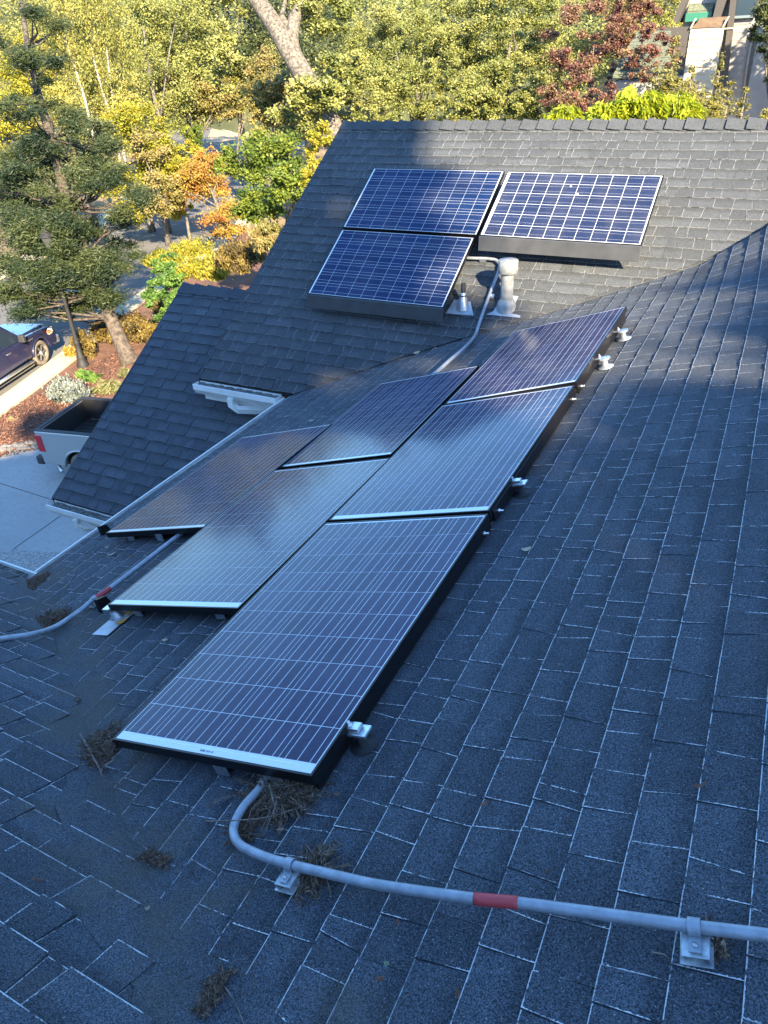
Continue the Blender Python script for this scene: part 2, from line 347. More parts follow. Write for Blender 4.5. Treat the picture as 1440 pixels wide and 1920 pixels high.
def slope(name, O, e, d, n, polyxy, region, smin, smax, umin, umax, mt, lift, wmin, wmax, s0=0.0, exposure=0.1429, seed=1, lam=0.0040, jag=()):
    """e = course direction, d = up-slope direction; region = list of half-planes in world (x, y)"""
    r = random.Random(seed); O, e, d, n = [np.array(v, float) for v in (O, e, d, n)]
    deck = MB(); pts = []
    for (x, y) in polyxy:
        z = (-(O@n)*-1 - n[0]*x - n[1]*y)/n[2]; pts.append(np.array([x, y, z]))
    deck.prism([p-n*0.012 for p in pts], -n*0.12)
    dk = deck.build('roof_slope', M['felt'], house)
    k0 = math.floor((smin-s0)/exposure)
    s = s0+k0*exposure
    while s < smax:
        u = umin-r.random()*0.3; sk = 0
        prevthick = False
        while u < umax:
            w = r.uniform(wmin, wmax)
            if r.random() < 0.18: w *= 0.55
            sk2 = r.gauss(0, 0.0055)
            thick = not prevthick if r.random() < 0.8 else prevthick
            t0 = 0.0055+(lam if thick else 0.0)+r.uniform(0, 0.001); prevthick = thick
            ov = 0.012
            quad = [(u+0.0012-sk, s, 0, w), (u+w-0.0012-sk2, s, 0, w), (u+w-0.0012+sk2, s+exposure+ov, 1, w), (u+0.0012+sk, s+exposure+ov, 1, w)]
            # to world xy then clip
            def W(p): return O+e*p[0]+d*p[1]
            poly = [tuple((O+e*q[0]+d*q[1])[:2]) for q in quad]
            for ri, (a, b, c) in enumerate(region): poly = clip(poly, a, b, c-(r.random()**2*0.022*math.hypot(a, b) if ri in jag else 0))
            if len(poly) >= 3:
                vs = []; uv = []
                for (x, y) in poly:
                    z = (O@n - n[0]*x-n[1]*y)/n[2]; P = np.array([x, y, z]); q = P-O
                    su, sv = q@e, q@d; f = (sv-s)/(exposure+ov)
                    h = t0*(1-f)+0.0005*f
                    vs.append(P+n*(h+lift(P)))
                    uv.append((su-(u-sk*(1-2*f)), sv-s, (u+w-sk2*(1-2*f))-su))
                TABS.append((vs, uv, r.random(), n, mt, dk))
            u += w; sk = sk2
        s += exposure
    return dk
def tab_mesh(tabs, name):
    V = []; F = []; UV = []; RN = []; MI = []; mats = []
    for (vs, uv, rnd, n, mt, dk) in tabs:
        if mt not in mats: mats.append(mt)
        mi = mats.index(mt); b = len(V); k = len(vs)
        V += [tuple(v) for v in vs]+[tuple(v-n*0.0105) for v in vs]
        F.append(tuple(range(b, b+k))); UV += [(a[0], a[1]) for a in uv]; RN += [(a[2], rnd) for a in uv]; MI.append(mi)
        for i in range(k):
            j = (i+1) % k; F.append((b+i, b+k+i, b+k+j, b+j)); MI.append(mi)
            m = 0.5  # side faces: away from the edges except the butt, which stays worn
            pale = uv[i][1] < 1e-4 and uv[j][1] < 1e-4
            for q in (uv[i], uv[i], uv[j], uv[j]):
                UV.append((0.05+q[0]*0.0, 0.001 if pale else 0.05)); RN.append((0.05, rnd))
    me = bpy.data.meshes.new(name); me.from_pydata(V, [], F)
    l1 = me.uv_layers.new(name='edge'); l2 = me.uv_layers.new(name='rnd')
    l1.data.foreach_set('uv', np.array(UV, 'f').ravel()); l2.data.foreach_set('uv', np.array(RN, 'f').ravel())
    me.polygons.foreach_set('material_index', MI)
    for m in mats: me.materials.append(m)
    me.update(); return me

XE = -4.19; YE = 2.44                       # shingle edges of the two near eaves
# slope A: falls to -X.  up-slope direction = (+cos, 0, +sin); course dir = +Y
OA = np.array([0, 0, zA0]); dAup = np.array([math.cos(TA), 0, math.sin(TA)])
vB = lambda x: (zA0-zB0+mA*x)/mB            # valley with B: y as function of x
bx0 = (zA0-zB0)/mB; bk = mA/mB
xr = 3.0
regA = [(1, 0, -XE), (-1, 0, xr), (bk, -1, bx0), (0.583, 1, 0.0)]
polyA = [(XE, -0.583*XE), (XE, vB(XE)), (xr, vB(xr)), (xr, -0.583*xr)]
sA_anchor = -0.2804                        # a course line seen in the picture
slA = slope('A', OA, (0, 1, 0), dAup, NA, polyA, regA, XE/math.cos(TA), xr/math.cos(TA), -1.8, 9.9, M['shA'], liftA, 0.085, 0.19, s0=sA_anchor, seed=3, jag=(3,))
# slope B: falls to -Y
OB = np.array([0, 0, zB0]); dBup = np.array([0, math.cos(TB), math.sin(TB)])
YR = 9.62; YEB = 5.92; XRK = -5.46
regB = [(1, 0, -XRK), (0, 1, -YEB), (0, -1, YR), (-bk, 1, -bx0), (-1, 0, 3.2)]
polyB = [(XRK, YEB), ((YEB-bx0)/bk, YEB), (3.0, vB(3.0)), (3.0, YR), (XRK, YR)]
polyB = [(XRK, YEB), ((YEB-bx0)/bk, YEB), ((YR-bx0)/bk, YR), (XRK, YR)]
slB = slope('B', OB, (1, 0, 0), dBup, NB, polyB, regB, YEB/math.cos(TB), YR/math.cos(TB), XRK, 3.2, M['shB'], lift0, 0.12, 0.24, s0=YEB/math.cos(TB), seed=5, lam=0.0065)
# slope B2 (garage): same pitch, lower
OB2 = np.array([0, 0, zB20]); YE2 = 4.62; YR2 = 7.465; XRK2 = -6.85
regB2 = [(1, 0, -XRK2), (0, 1, -YE2), (0, -1, YR2), (-1, 0, -3.95)]
polyB2 = [(XRK2, YE2), (-3.95, YE2), (-3.95, YR2), (XRK2, YR2)]
slB2 = slope('B2', OB2, (1, 0, 0), dBup, NB, polyB2, regB2, YE2/math.cos(TB), YR2/math.cos(TB), XRK2, -3.95, M['shB2'], lift0, 0.10, 0.21, s0=YE2/math.cos(TB), seed=9, lam=0.0085)
# slope C: falls to +Y
OC = np.array([0, 0, zC0+mC*yC0]); dCup = np.array([0, -math.cos(TC), math.sin(TC)])
regC = [(0, -1, YE), (-0.583, -1, 0.0), (0, 1, 4.0), (1, 0, 13.0)]
polyC = [(-13, YE), (-YE/0.583, YE), (4.0/0.583, -4.0), (-13, -4.0)]
slC = slope('C', OC, (1, 0, 0), dCup, NC, polyC, regC, -YE/math.cos(TC), 4.0/math.cos(TC), -13, 6.9, M['shC'], lift0, 0.12, 0.30, s0=-YE/math.cos(TC), seed=11, lam=0.0115, jag=(1,))
# choose the 300 tabs that show largest as their own objects
def area(t):
    p = [project(v) for v in t[0]]
    if min(q[2] for q in p) < 0.2: return 0
    cx = sum(q[0] for q in p)/len(p); cy = sum(q[1] for q in p)/len(p)
    if not (-20 < cx < 1460 and -20 < cy < 1940): return 0
    a = 0
    for i in range(len(p)): a += p[i][0]*p[(i+1) % len(p)][1]-p[(i+1) % len(p)][0]*p[i][1]
    return abs(a)/2
order = sorted(range(len(TABS)), key=lambda i: -area(TABS[i])); top = set(order[:298])
for i in order[:298]:
    me = tab_mesh([TABS[i]], 'shingle'); link('shingle', me, TABS[i][5])
for dk in (slA, slB, slB2, slC):
    rest = [t for i, t in enumerate(TABS) if i not in top and t[5] is dk]
    o = link('shingles', tab_mesh(rest, 'shingles'), dk); o['kind'] = 'stuff'

# ridge caps on B and garage ridge
def ridge_caps(y, z, x0, x1, parent, mt, pitch=0.208):
    n = int((x1-x0)/pitch); nb = NB; nf = np.array([0, math.sin(TB), math.cos(TB)])
    du = np.array([0, -math.cos(TB), -math.sin(TB)]); df = np.array([0, math.cos(TB), -math.sin(TB)])
    for i in range(n):
        xa = x0+i*pitch; xb = xa+pitch+0.02; h0 = 0.034; h1 = 0.010
        apex = np.array([0, y, z]); jl = random.uniform(-0.004, 0.004)
        P = []
        for (x, h) in ((xa, h0+0.006), (xb, h1)):      # laid towards -X: butt faces -X
            P += [np.array([x, 0, 0])+apex+du*(0.15+jl)+nb*h, np.array([x, 0, 0])+apex+np.array([0, 0, h+0.006]), np.array([x, 0, 0])+apex+df*0.15+nf*h]
        Q = [p-np.array([0, 0, 0.008]) for p in P]
        mb = MB(); mb.add(P+Q, [(0, 3, 4, 1), (1, 4, 5, 2), (6, 7, 10, 9), (7, 8, 11, 10), (0, 1, 7, 6), (1, 2, 8, 7), (3, 9, 10, 4), (4, 10, 11, 5), (0, 6, 9, 3), (2, 5, 11, 8)])
        me = bpy.data.meshes.new('ridge_cap'); me.from_pydata(mb.v, [], mb.f)
        l1 = me.uv_layers.new(name='edge'); l2 = me.uv_layers.new(name='rnd'); nl = len(me.loops)
        l1.data.foreach_set('uv', np.tile(np.array([0.1, 0.1], 'f'), nl)); l2.data.foreach_set('uv', np.tile(np.array([0.1, 0.55+0.4*random.random()], 'f'), nl))
        link('ridge_cap', me, parent, mt)
zridge = zB0+mB*YR
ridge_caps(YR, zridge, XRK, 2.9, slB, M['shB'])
ridge_caps(YR2, zB20+mB*YR2, XRK2, -5.5, slB2, M['shB2'])
# far slopes, hidden behind the ridges
mb = MB()
for (x0, x1, y, z, L) in ((XRK, 3.0, YR, zridge, 3.6), (XRK2, -5.0, YR2, zB20+mB*YR2, 2.8)):
    df = np.array([0, math.cos(TB), -math.sin(TB)])
    mb.prism([np.array([x0, y, z]), np.array([x1, y, z]), np.array([x1, y, z])+df*L, np.array([x0, y, z])+df*L], (0, 0, -0.12))
za = zA0+mA*xr
mb.prism([(xr, -1.8, za), (xr, vB(xr), za), (xr+4, vB(xr), za-1.2), (xr+4, -1.8, za-1.2)], (0, 0, -0.12))
mb.build('rear_slope', M['shB2'], house)
# valley strip where B meets A: thin woven edge line on top of the joint
mb = MB()
p0 = np.array([XE, vB(XE), zA0+mA*XE]); p1 = np.array([xr, vB(xr), zA0+mA*xr])
N = 60; vs = []
for i in range(N+1):
    p = p0+(p1-p0)*i/N; j = 0.010*math.sin(i*2.1)
    a = p+np.array([-0.10-j, 0.0, 0]); a[2] = zA0+mA*a[0]+0.013+liftA(a)
    b = p+np.array([0.0, 0.012, 0]); b[2] = zB0+mB*b[1]+0.016+max(0, liftA(p))
    vs += [a, b]
mb.add(vs, [(2*i, 2*i+2, 2*i+3, 2*i+1) for i in range(N)])
mb.build('valley_flashing', M['felt'], house)
# silted underlay in the valley between the two near slopes
mb = MB(); N = 50; vs = []
for i in range(N+1):
    x = -4.15+6.3*i/N; y = -0.583*x; wv = 0.16+0.04*math.sin(i*1.7)
    for (dx, dy, nn) in ((0.5*wv, 0.86*wv, NA), (0, 0, None), (-0.5*wv, -0.86*wv, NC)):
        X, Y = x+dx, y+dy; z = zA0+mA*X if nn is NA else (zC0-mC*(Y-yC0) if nn is NC else zA0+mA*X)
        vs.append((X, Y, z+0.0045+(0.006 if nn is None else 0)))
mb.add(vs, [(3*i+j, 3*i+3+j, 3*i+4+j, 3*i+1+j) for i in range(N) for j in (0, 1)])
me = bpy.data.meshes.new('valley_underlay'); me.from_pydata(mb.v, [], mb.f)
for nm in ('edge', 'rnd'):
    l_ = me.uv_layers.new(name=nm); l_.data.foreach_set('uv', np.full(len(me.loops)*2, 0.06 if nm == 'edge' else 0.5, 'f'))
link('valley_underlay', me, house, M['shA'])

# walls below the roofs
mb = MB()
def wall(x0, x1, y0, y1, z1): mb.box(((x0+x1)/2, (y0+y1)/2, (G+z1)/2), abs(x1-x0), abs(y1-y0), z1-G)
wall(-3.75, 6.5, 2.1, 9.4, -3.28)
wall(-12.7, 6.5, -3.8, 2.05, -3.3)
wall(-5.1, 3.0, 6.3, 12.2, -3.30)
mb.build('wall', M['stucco'], house)
mb = MB(); wall(-6.45, -3.8, 4.98, 9.7, -4.45); 
# garage gable and upper gable infill
for (xg, y0, y1, yr, zr, ze) in ((-6.45, 5.0, 9.7, YR2, zB20+mB*YR2-0.22, -4.46), (-5.1, 6.3, 12.2, YR, zridge-0.22, -3.31)):
    mb.prism([(xg, y0, ze), (xg, y1, ze), (xg, yr, zr)], (0.12, 0, 0))
mb.build('wall', M['stucco'], house)

# gutters
def gutter(p, q, out, zt, name='gutter', end=True):
    """K-style trough along p->q; 'out' is the unit vector away from the house, zt rim height"""
    p = np.array([*p, zt]); q = np.array([*q, zt]); out = np.array([*out, 0.0]); up = np.array([0, 0, 1.0])
    prof = [(0, 0.0), (0, -0.115), (0.095, -0.115), (0.118, -0.075), (0.130, -0.06), (0.130, 0.004), (0.118, 0.004), (0.118, -0.056), (0.108, -0.07), (0.088, -0.100), (0.008, -0.100), (0.008, 0.0)]
    mb = MB(); n = len(prof); vs = []
    for c in (p, q): vs += [c+out*a+up*b for a, b in prof]
    mb.add(vs, [(i, (i+1) % n, n+(i+1) % n, n+i) for i in range(n)])
    for k, c in enumerate((p, q)):
        cap = [c+out*a+up*b for a, b in prof[:6]]; mb.add(cap, [tuple(range(6))])
    g = mb.build(name, M['gutter'], house)
    s = MB(); jj = 40; vs = []
    for i in range(jj+1):
        c = p+(q-p)*(0.02+0.96*i/jj); hh = -0.024+0.005*math.sin(i*1.3)+0.004*math.sin(i*3.7)
        vs += [c+out*0.010+up*(hh+0.010), c+out*0.116+up*hh]
    s.add(vs, [(2*i, 2*i+2, 2*i+3, 2*i+1) for i in range(jj)])
    so = s.build('silt', M['gutter_in'], g); so['kind'] = 'stuff'
    return g
XG = -4.165; ZG = zA0+mA*XE-0.035
gA = gutter((XG, YE+0.12), (XG, 5.86), (-1, 0), ZG)
ZGC = zC0+mC*(yC0-YE)-0.03
gC = gutter((XG, YE-0.02), (-13, YE-0.02), (0, 1), ZGC)
ZGB = zB0+mB*YEB-0.035
gB = gutter((XRK-0.02, YEB+0.015), (-4.36, YEB+0.015), (0, -1), ZGB)
ZGB2 = zB20+mB*YE2-0.035
gB2 = gutter((XRK2-0.02, YE2+0.015), (-4.4, YE2+0.015), (0, -1), ZGB2)
# mitre piece where the two near gutters meet, fascia boards, drip edges
mb = MB()
mb.box((XG+0.025, 4.2, ZG-0.13), 0.03, 3.4, 0.19); mb.box((-8.5, YE-0.045, ZGC-0.13), 9, 0.03, 0.19)
mb.box((-4.9, YEB+0.04, ZGB-0.13), 1.1, 0.03, 0.19); mb.box((-5.6, YE2+0.04, ZGB2-0.13), 2.5, 0.03, 0.19)
mb.build('fascia', M['gutter'], house)
mb = MB()
for (xx, y0, z0, y1, z1) in ((XRK-0.012, YEB, zB0+mB*YEB, YR, zridge), (XRK2-0.012, YE2, zB20+mB*YE2, YR2, zB20+mB*YR2)):
    mb.prism([(xx, y0, z0-0.002), (xx, y1, z1-0.002), (xx, y1, z1-0.20), (xx, y0, z0-0.20)], (-0.02, 0, 0))
mb.build('rake_board', M['rakedark'], house)
mb = MB()
mb.box((XE-0.022, (YE+5.9)/2, zA0+mA*XE-0.010), 0.055, 5.9-YE, 0.004, [(math.cos(TA), 0, math.sin(TA)), (0, 1, 0), NA])
mb.build('drip_edge', M['flash'], house)
# downspouts: square tube from the gutters
def spout(pts, parent, w=0.075):
    mb = MB(); mb.tube(pts, w*0.62, 4); return mb.build('downspout', M['gutter'], parent)
x = onB(418, 758)[0]
spout([(x, YEB-0.10, ZGB-0.09), (x, YEB-0.10, ZGB-0.17), (x+0.07, YEB-0.08, ZGB-0.23), (x+0.36, YEB+0.08, ZGB-0.26), (x+0.42, YEB+0.35, ZGB-0.30)], gB)
spout([(-4.52, YEB+0.12, ZGB-0.04), (-4.52, YEB+0.12, -3.62)], gB, 0.10)
x = XRK2+0.42
spout([(x, YE2-0.10, ZGB2-0.09), (x, YE2-0.10, ZGB2-0.17), (x+0.08, YE2-0.07, ZGB2-0.22), (x+0.38, YE2+0.20, ZGB2-0.26), (x+0.44, YE2+0.30, G)], gB2)

# ------------------------------------------------------------------ solar panels
PL, PW = 1.65, 0.992
cell_meshes = {}
def cell_mesh(mt):
    if mt not in cell_meshes:
        h = 0.0778; me = bpy.data.meshes.new('solar_cell')
        mb = MB(); mb.box((0, 0, 0), 2*h, 2*h, 0.0006)
        me.from_pydata(mb.v, [], mb.f); me.materials.append(mt); cell_meshes[mt] = me
    return cell_meshes[mt]
def panel(c, ex, ey, label, cellm, group, near_margin=0.028, skirt=None, sideshift=0.0, barcode=True, rails=None):
    """c: centre of the glass, ex: long axis, ey: short axis"""
    ex, ey = np.array(ex, float), np.array(ey, float); ex /= np.linalg.norm(ex); ey -= ex*(ex@ey); ey /= np.linalg.norm(ey); ez = np.cross(ex, ey)
    if ez[2] < 0: ey = -ey; ez = -ez
    root = bpy.data.objects.new('solar_panel', None); COL.objects.link(root); root.empty_display_size = 0.1
    Mx = Matrix(((ex[0], ey[0], ez[0], c[0]), (ex[1], ey[1], ez[1], c[1]), (ex[2], ey[2], ez[2], c[2]), (0, 0, 0, 1)))
    root.matrix_world = Mx; tagit(root, label, 'solar panel', group)
    f = MB(); L, Wd = PL, PW
    for s in (-1, 1):
        f.box((0, s*(Wd/2-0.005), -0.0185), L, 0.010, 0.040); f.box((s*(L/2-0.005), 0, -0.0185), 0.010, Wd-0.0202, 0.040)
        f.box((0, s*(Wd/2-0.014), -0.037), L-0.03, 0.008, 0.003)
    f.build('frame', M['frame'], root, False, bevel=0.0012)
    b = MB(); b.box((0, 0, -0.003), L-0.0204, Wd-0.0204, 0.004); b.build('backsheet', M['back'], root, False)
    pitch = 0.159; x0 = -L/2+0.010+near_margin+0.078
    span = (L-0.020-near_margin-0.012)/10; me = cell_mesh(cellm); w0 = (Wd-0.030)/6
    for i in range(10):
        for j in range(6):
            o = bpy.data.objects.new('solar_cell', me); COL.objects.link(o); o.parent = root
            o.location = (-L/2+0.010+near_margin+span*(i+0.5), (j-2.5)*w0, -0.0006)
            gs = 0.975 if cellm is M['cellT'] else 0.983; o.scale = (span/0.156*gs, w0/0.156*gs, 1)
    if barcode:
        bc = MB(); r = random.Random(5)
        for i in range(26):
            if r.random() < 0.72: bc.box((-L/2+0.010+near_margin*0.36, -0.035+i*0.0024, -0.0004), 0.0085, r.choice([0.0009, 0.0014, 0.0018]), 0.0004)
        bc.build('barcode', M['ink'], root, False)
        wl = MB()
        for (ya, yb) in ((-0.42, -0.20), (-0.13, 0.33)): wl.box((-L/2+0.010+near_margin*0.66, (ya+yb)/2, -0.0006), 0.0035, yb-ya, 0.0004)
        wl.build('ribbon_strip', M['white_print'], root, False)
    return root
GA = 'solar panels on the near slope'; GBn = 'solar panels on the far slope'
y1 = np.array([0, 1, 0.0]); exA = np.array([0, 1., 0]); eyA = np.array([math.cos(TA), 0, math.sin(TA)])
def rotv(v, axis_deg):
    r = np.radians(np.array(axis_deg)); a = np.linalg.norm(r)
    return np.array(Matrix.Rotation(a, 3, Vector(r/a)) @ Vector(v)) if a > 1e-9 else np.array(v)
PA = [((-1.4122, 1.9973, -2.0746), (0.08, 0.18, 0.07), 'nearest solar panel, lying alone at the bottom, barcode on its near edge'),
      ((-1.4234, 3.6938, -2.0843), (0.33, -0.16, -0.2), 'middle solar panel of the right-hand row of three on the near slope'),
      ((-1.4129, 5.3729, -2.0624), (0.87, -1.04, -0.16), 'farthest solar panel of the right-hand row of three, dappled with light'),
      ((-2.3785, 2.8499, -2.386), (-0.34, 0.18, -0.14), 'nearer panel of the middle row of two, pale blue sky mirrored on it'),
      ((-2.4093, 4.5856, -2.412), (0.49, -0.22, -0.22), 'farther panel of the middle row of two, next to the valley'),
      ((-3.3326, 3.694, -2.693), (-0.40, 0.15, 0.0), 'solar panel next to the white gutter, brown tree reflection on it')]
for c, rv, lb in PA:
    first = c[1] < 2.2
    panel(c, rotv(exA, rv), rotv(eyA, rv), lb, M['cellA'], GA, 0.040 if c[0] > -3 and c[1] < 4.4 else 0.030, barcode=(first))
exB = np.array([1., 0, 0]); eyB = dBup
PB = [((-3.6331, 8.0906, -1.4786), (0.17, -0.06, -0.04), 'upper left of the three blue panels on the far slope', 'cellB', 0.016),
      ((-1.9187, 8.004, -1.4655), (-0.77, 0.17, 0.05), 'right-hand sunlit panel on the far slope with bold white grid lines', 'cellT', 0.030),
      ((-3.6575, 7.2425, -2.0154), (0.16, -0.23, -0.86), 'lower left of the three blue panels on the far slope, above a wide grey skirt', 'cellB', 0.016)]
for i, (c, rv, lb, cm, nm) in enumerate(PB):
    p = panel(c, rotv(exB, rv), rotv(eyB, rv), lb, M[cm], GBn, nm, barcode=False)
    if i in (1, 2):
        s = MB(); s.prism([(-PL/2-0.003, -PW/2-0.004, 0.001), (-PL/2-0.003, -PW/2-0.018, -0.001), (-PL/2-0.003, -PW/2-0.098, -0.118), (-PL/2-0.003, -PW/2-0.088, -0.128), (-PL/2-0.003, -PW/2-0.010, -0.012)], (PL+0.008, 0, 0))
        s.build('skirt', M['skirt'], p, False, bevel=0.003)
    if i == 1:
        for (dx, dy) in ((0.03, 0.13), (0.13, 0.02)):
            sp = MB(); sp.lathe((dx*1.0-0.10, dy+0.16, 0.0006), (0, 0, 1), [(0.011, 0), (0.011, 0.0008), (0.0001, 0.0010)], 9); sp.build('bird_spot', M['white_print'], p, False)

# mounting rails beneath the near panels: three pairs running along the rows
def rail(p, q, label, mt='frame', w=0.034, h=0.05, cap=True):
    p, q = np.array(p, float), np.array(q, float); ex = (q-p)/np.linalg.norm(q-p); ey = np.cross(NA, ex); c = (p+q)/2
    root = empty('mounting_rail', p, label, 'rail', 'rails below the near panels')
    mb = MB(); mb.box(c, np.linalg.norm(q-p), w, h, [ex, ey, np.cross(ex, ey)]); mb.build('bar', M[mt], root, bevel=0.002)
    if cap:
        mb = MB(); mb.box(p-ex*0.004, 0.006, w+0.03, h+0.006, [ex, ey, np.cross(ex, ey)]); mb.build('end_plate', M['alu'], root, bevel=0.001)
    return root
def pA(s, y, h): return np.array([0, y, zA0])-dAup*s+NA*h      # s: metres down-slope of x=0
hr = 0.052
for (s, ya, yb, lb) in ((1.39, 1.185, 6.15, 'long rail under the left side of the right-hand panel row'),
                        (1.13, 1.185, 6.15, 'long rail under the right side of the right-hand panel row'),
                        (2.15, 2.06, 5.4, 'rail near the front row under the middle panels, right one'),
                        (2.78, 2.06, 5.4, 'rail under the left side of the middle panel row'),
                        (3.42, 2.875, 4.5, 'rail under the gutter-side panel, right one'),
                        (3.75, 2.90, 4.5, 'rail under the gutter-side panel, beside the gutter')):
    rail(pA(s-0.52 if False else s, ya, hr), pA(s, yb, hr), lb)
# dark side skirt along the right edge of the right-hand row with bolts
for i, (ya, yb, lb) in enumerate(((1.19, 2.84, 'black side channel along the nearest panel'), (2.90, 4.5, 'black side channel along the middle right-hand panel'), (4.58, 6.18, 'black side channel along the farthest right-hand panel'))):
    s_edge = 0.938/math.cos(TA)-0.018
    root = empty('side_channel', pA(s_edge, ya, 0.05), lb, 'channel', 'side channels along the right-hand row')
    mb = MB(); c = pA(s_edge, (ya+yb)/2, 0.060); mb.box(c, yb-ya, 0.012, 0.062, [y1, np.cross(NA, y1), NA]); mb.build('channel_bar', M['frame'], root, bevel=0.002)
    for yy in ((yb-0.10,) if i == 0 else ((ya+0.06, yb-0.08) if i == 1 else (ya+0.07,))):
        b = MB(); b.lathe(pA(s_edge-0.006, yy, 0.055), dAup, [(0.011, 0), (0.011, 0.008), (0.005, 0.010), (0.005, 0.026), (0.0001, 0.027)], 8); b.build('bolt', M['alu'], root)
# mounting feet at the right edge
def foot(px, py, label, seed, kind='disc'):
    P = onA(px, py, 0.01); P = P+NA*liftA(P); root = empty('standoff_mount', P, label, 'bracket', 'mounting feet beside the panels')
    yv = y1; xv = dAup
    m = MB(); m.lathe(P, NA, [(0.058, 0.0), (0.055, 0.006), (0.034, 0.012), (0.022, 0.02), (0.020, 0.055), (0.0001, 0.056)] if kind == 'disc' else [(0.05, 0.0), (0.045, 0.004), (0.018, 0.006), (0.016, 0.056), (0.0001, 0.057)], 20)
    m.build('flashing_cone', M['galv'] if kind == 'disc' else M['rubber'], root)
    c = MB()
    if kind == 'disc':
        c.lathe(P+NA*0.056, NA, [(0.0001, 0.018), (0.044, 0.017), (0.047, 0.008), (0.044, 0.0), (0.0001, 0.0)], 20)
    else:
        c.box(P+NA*0.062, 0.085, 0.055, 0.012, [xv, yv, NA]); c.box(P+NA*0.078-xv*0.01, 0.05, 0.036, 0.016, [xv, yv, NA])
    c.build('cap', M['alu'], root, bevel=0.002)
    a = MB(); a.box(P+NA*0.072-xv*0.055, 0.13, 0.032, 0.010, [xv, yv, NA]); a.box(P+NA*0.072-xv*0.09, 0.010, 0.04, 0.03, [xv, yv, NA]); a.build('arm', M['alu'], root, bevel=0.0015)
    b = MB(); b.lathe(P+NA*0.08-xv*0.028, NA, [(0.012, 0), (0.012, 0.010), (0.006, 0.011), (0.006, 0.022), (0.0001, 0.023)], 6); b.build('bolt', M['galv'], root)
foot(684, 1398, 'square silver foot beside the near right corner of the nearest panel', 1, 'clamp')
foot(978, 925, 'silver foot standing alone beside the middle right-hand panel', 2, 'clamp')
foot(1136, 690, 'lower of the two round silver feet beside the farthest right-hand panel', 3)
foot(1170, 636, 'upper of the two round silver feet beside the farthest right-hand panel', 4)
# foot with square flashing under the near left corner of the middle row
P = onA(222, 1156, 0.01); root = empty('standoff_mount', P, 'foot on a square metal flashing under the near left corner of the middle row', 'bracket', 'mounting feet beside the panels')
m = MB(); c_ = onA(203, 1181, 0.014); m.box(P*0.45+c_*0.55, 0.20, 0.13, 0.003, [y1, dAup, NA]); m.build('flashing_plate', M['flashplate'], root)
m = MB(); m.lathe(P, NA, [(0.05, 0.0), (0.036, 0.02), (0.03, 0.06), (0.0001, 0.061)], 16); m.build('flashing_cone', M['galv'], root)
m = MB(); m.box(P+NA*0.075, 0.10, 0.06, 0.02, [y1, dAup, NA]); m.build('cap', M['alu'], root, bevel=0.002)
# black corner brackets at the low ends of the left and middle rows
for (px, py, lb) in ((190, 1008, 'black corner bracket at the near end of the gutter-side panel'), (186, 1150, 'black corner bracket at the near end of the middle row')):
    P = onA(px, py, 0.0); m = MB()
    m.prism([P, P+y1*0.09, P+y1*0.07+NA*0.075, P+y1*0.01+NA*0.09], dAup*0.035)
    tagit(m.build('corner_bracket', M['frame'], None, bevel=0.002), lb, 'bracket')

# ------------------------------------------------------------------ conduits
def smooth_path(pts, n=10):
    pts = [np.array(p, float) for p in pts]; out = []
    P = [2*pts[0]-pts[1]]+pts+[2*pts[-1]-pts[-2]]
    for i in range(1, len(P)-2):
        for k in range(n):
            t = k/n; a, b, c, d = P[i-1], P[i], P[i+1], P[i+2]
            out.append(0.5*((2*b)+(-a+c)*t+(2*a-5*b+4*c-d)*t*t+(-a+3*b-3*c+d)*t**3))
    out.append(pts[-1]); return out
def clamp(P, along, n, label, group):
    along = np.array(along, float); along -= n*(along@n); along /= np.linalg.norm(along); side = np.cross(n, along)
    if side @ U_ > 0: side = -side
    root = empty('conduit_clamp', P-n*0.06, label, 'clamp', group)
    m = MB()   # strut channel: open box
    w, l, h = 0.056, 0.072, 0.024; c = P-n*(0.0155+h/2)
    c = c+side*0.022
    m.box(c+n*(h/2-0.0015), w, l, 0.003, [along, side, n])
    for s in (-1, 1): m.box(c+along*s*(w/2-0.0015), 0.003, l, h-0.004, [along, side, n])
    m.box(c-n*(h/2-0.001), w+0.012, l+0.01, 0.003, [along, side, n])
    m.build('strut', M['strutm'], root, bevel=0.001)
    st = MB(); pts = []
    for a in np.linspace(-0.35*math.pi, 1.0*math.pi, 14): pts.append(P+side*math.cos(a)*0.0172+n*math.sin(a)*0.0172)
    vs = []
    for q in pts:
        for s in (-1, 1): vs.append(q+along*s*0.013)
    for q in pts:
        dv = (q-P); dv = dv/np.linalg.norm(dv)
        for s in (-1, 1): vs.append(q+dv*0.002+along*s*0.013)
    k = len(pts); fs = []
    for i in range(k-1):
        fs += [(2*i, 2*i+2, 2*i+3, 2*i+1), (2*k+2*i, 2*k+2*i+1, 2*k+2*i+3, 2*k+2*i+2), (2*i, 2*k+2*i, 2*k+2*i+2, 2*i+2), (2*i+1, 2*i+3, 2*k+2*i+3, 2*k+2*i+1)]
    st.add(vs, fs); st.box(P+side*0.034-n*0.010, 0.026, 0.034, 0.003, [along, side, n]); st.build('strap', M['conduit'], root)
    b = MB(); b.lathe(P+side*0.036-n*0.009, n, [(0.006, 0), (0.006, 0.005), (0.0001, 0.006)], 6); b.build('bolt', M['galv'], root)
def conduit(pts, r, label, tape=None, n_=10):
    path = smooth_path(pts, n_); root = empty('conduit', pts[0], label, 'conduit', 'metal conduits on the roof')
    m = MB(); m.tube(path, r, 14); m.build('pipe', M['conduit'], root)
    if tape:
        a, b = tape; m = MB(); m.tube(path[a:b+1], r+0.0012, 14); m.build('red_band', M['redtape'], root)
    return path
hc = 0.058
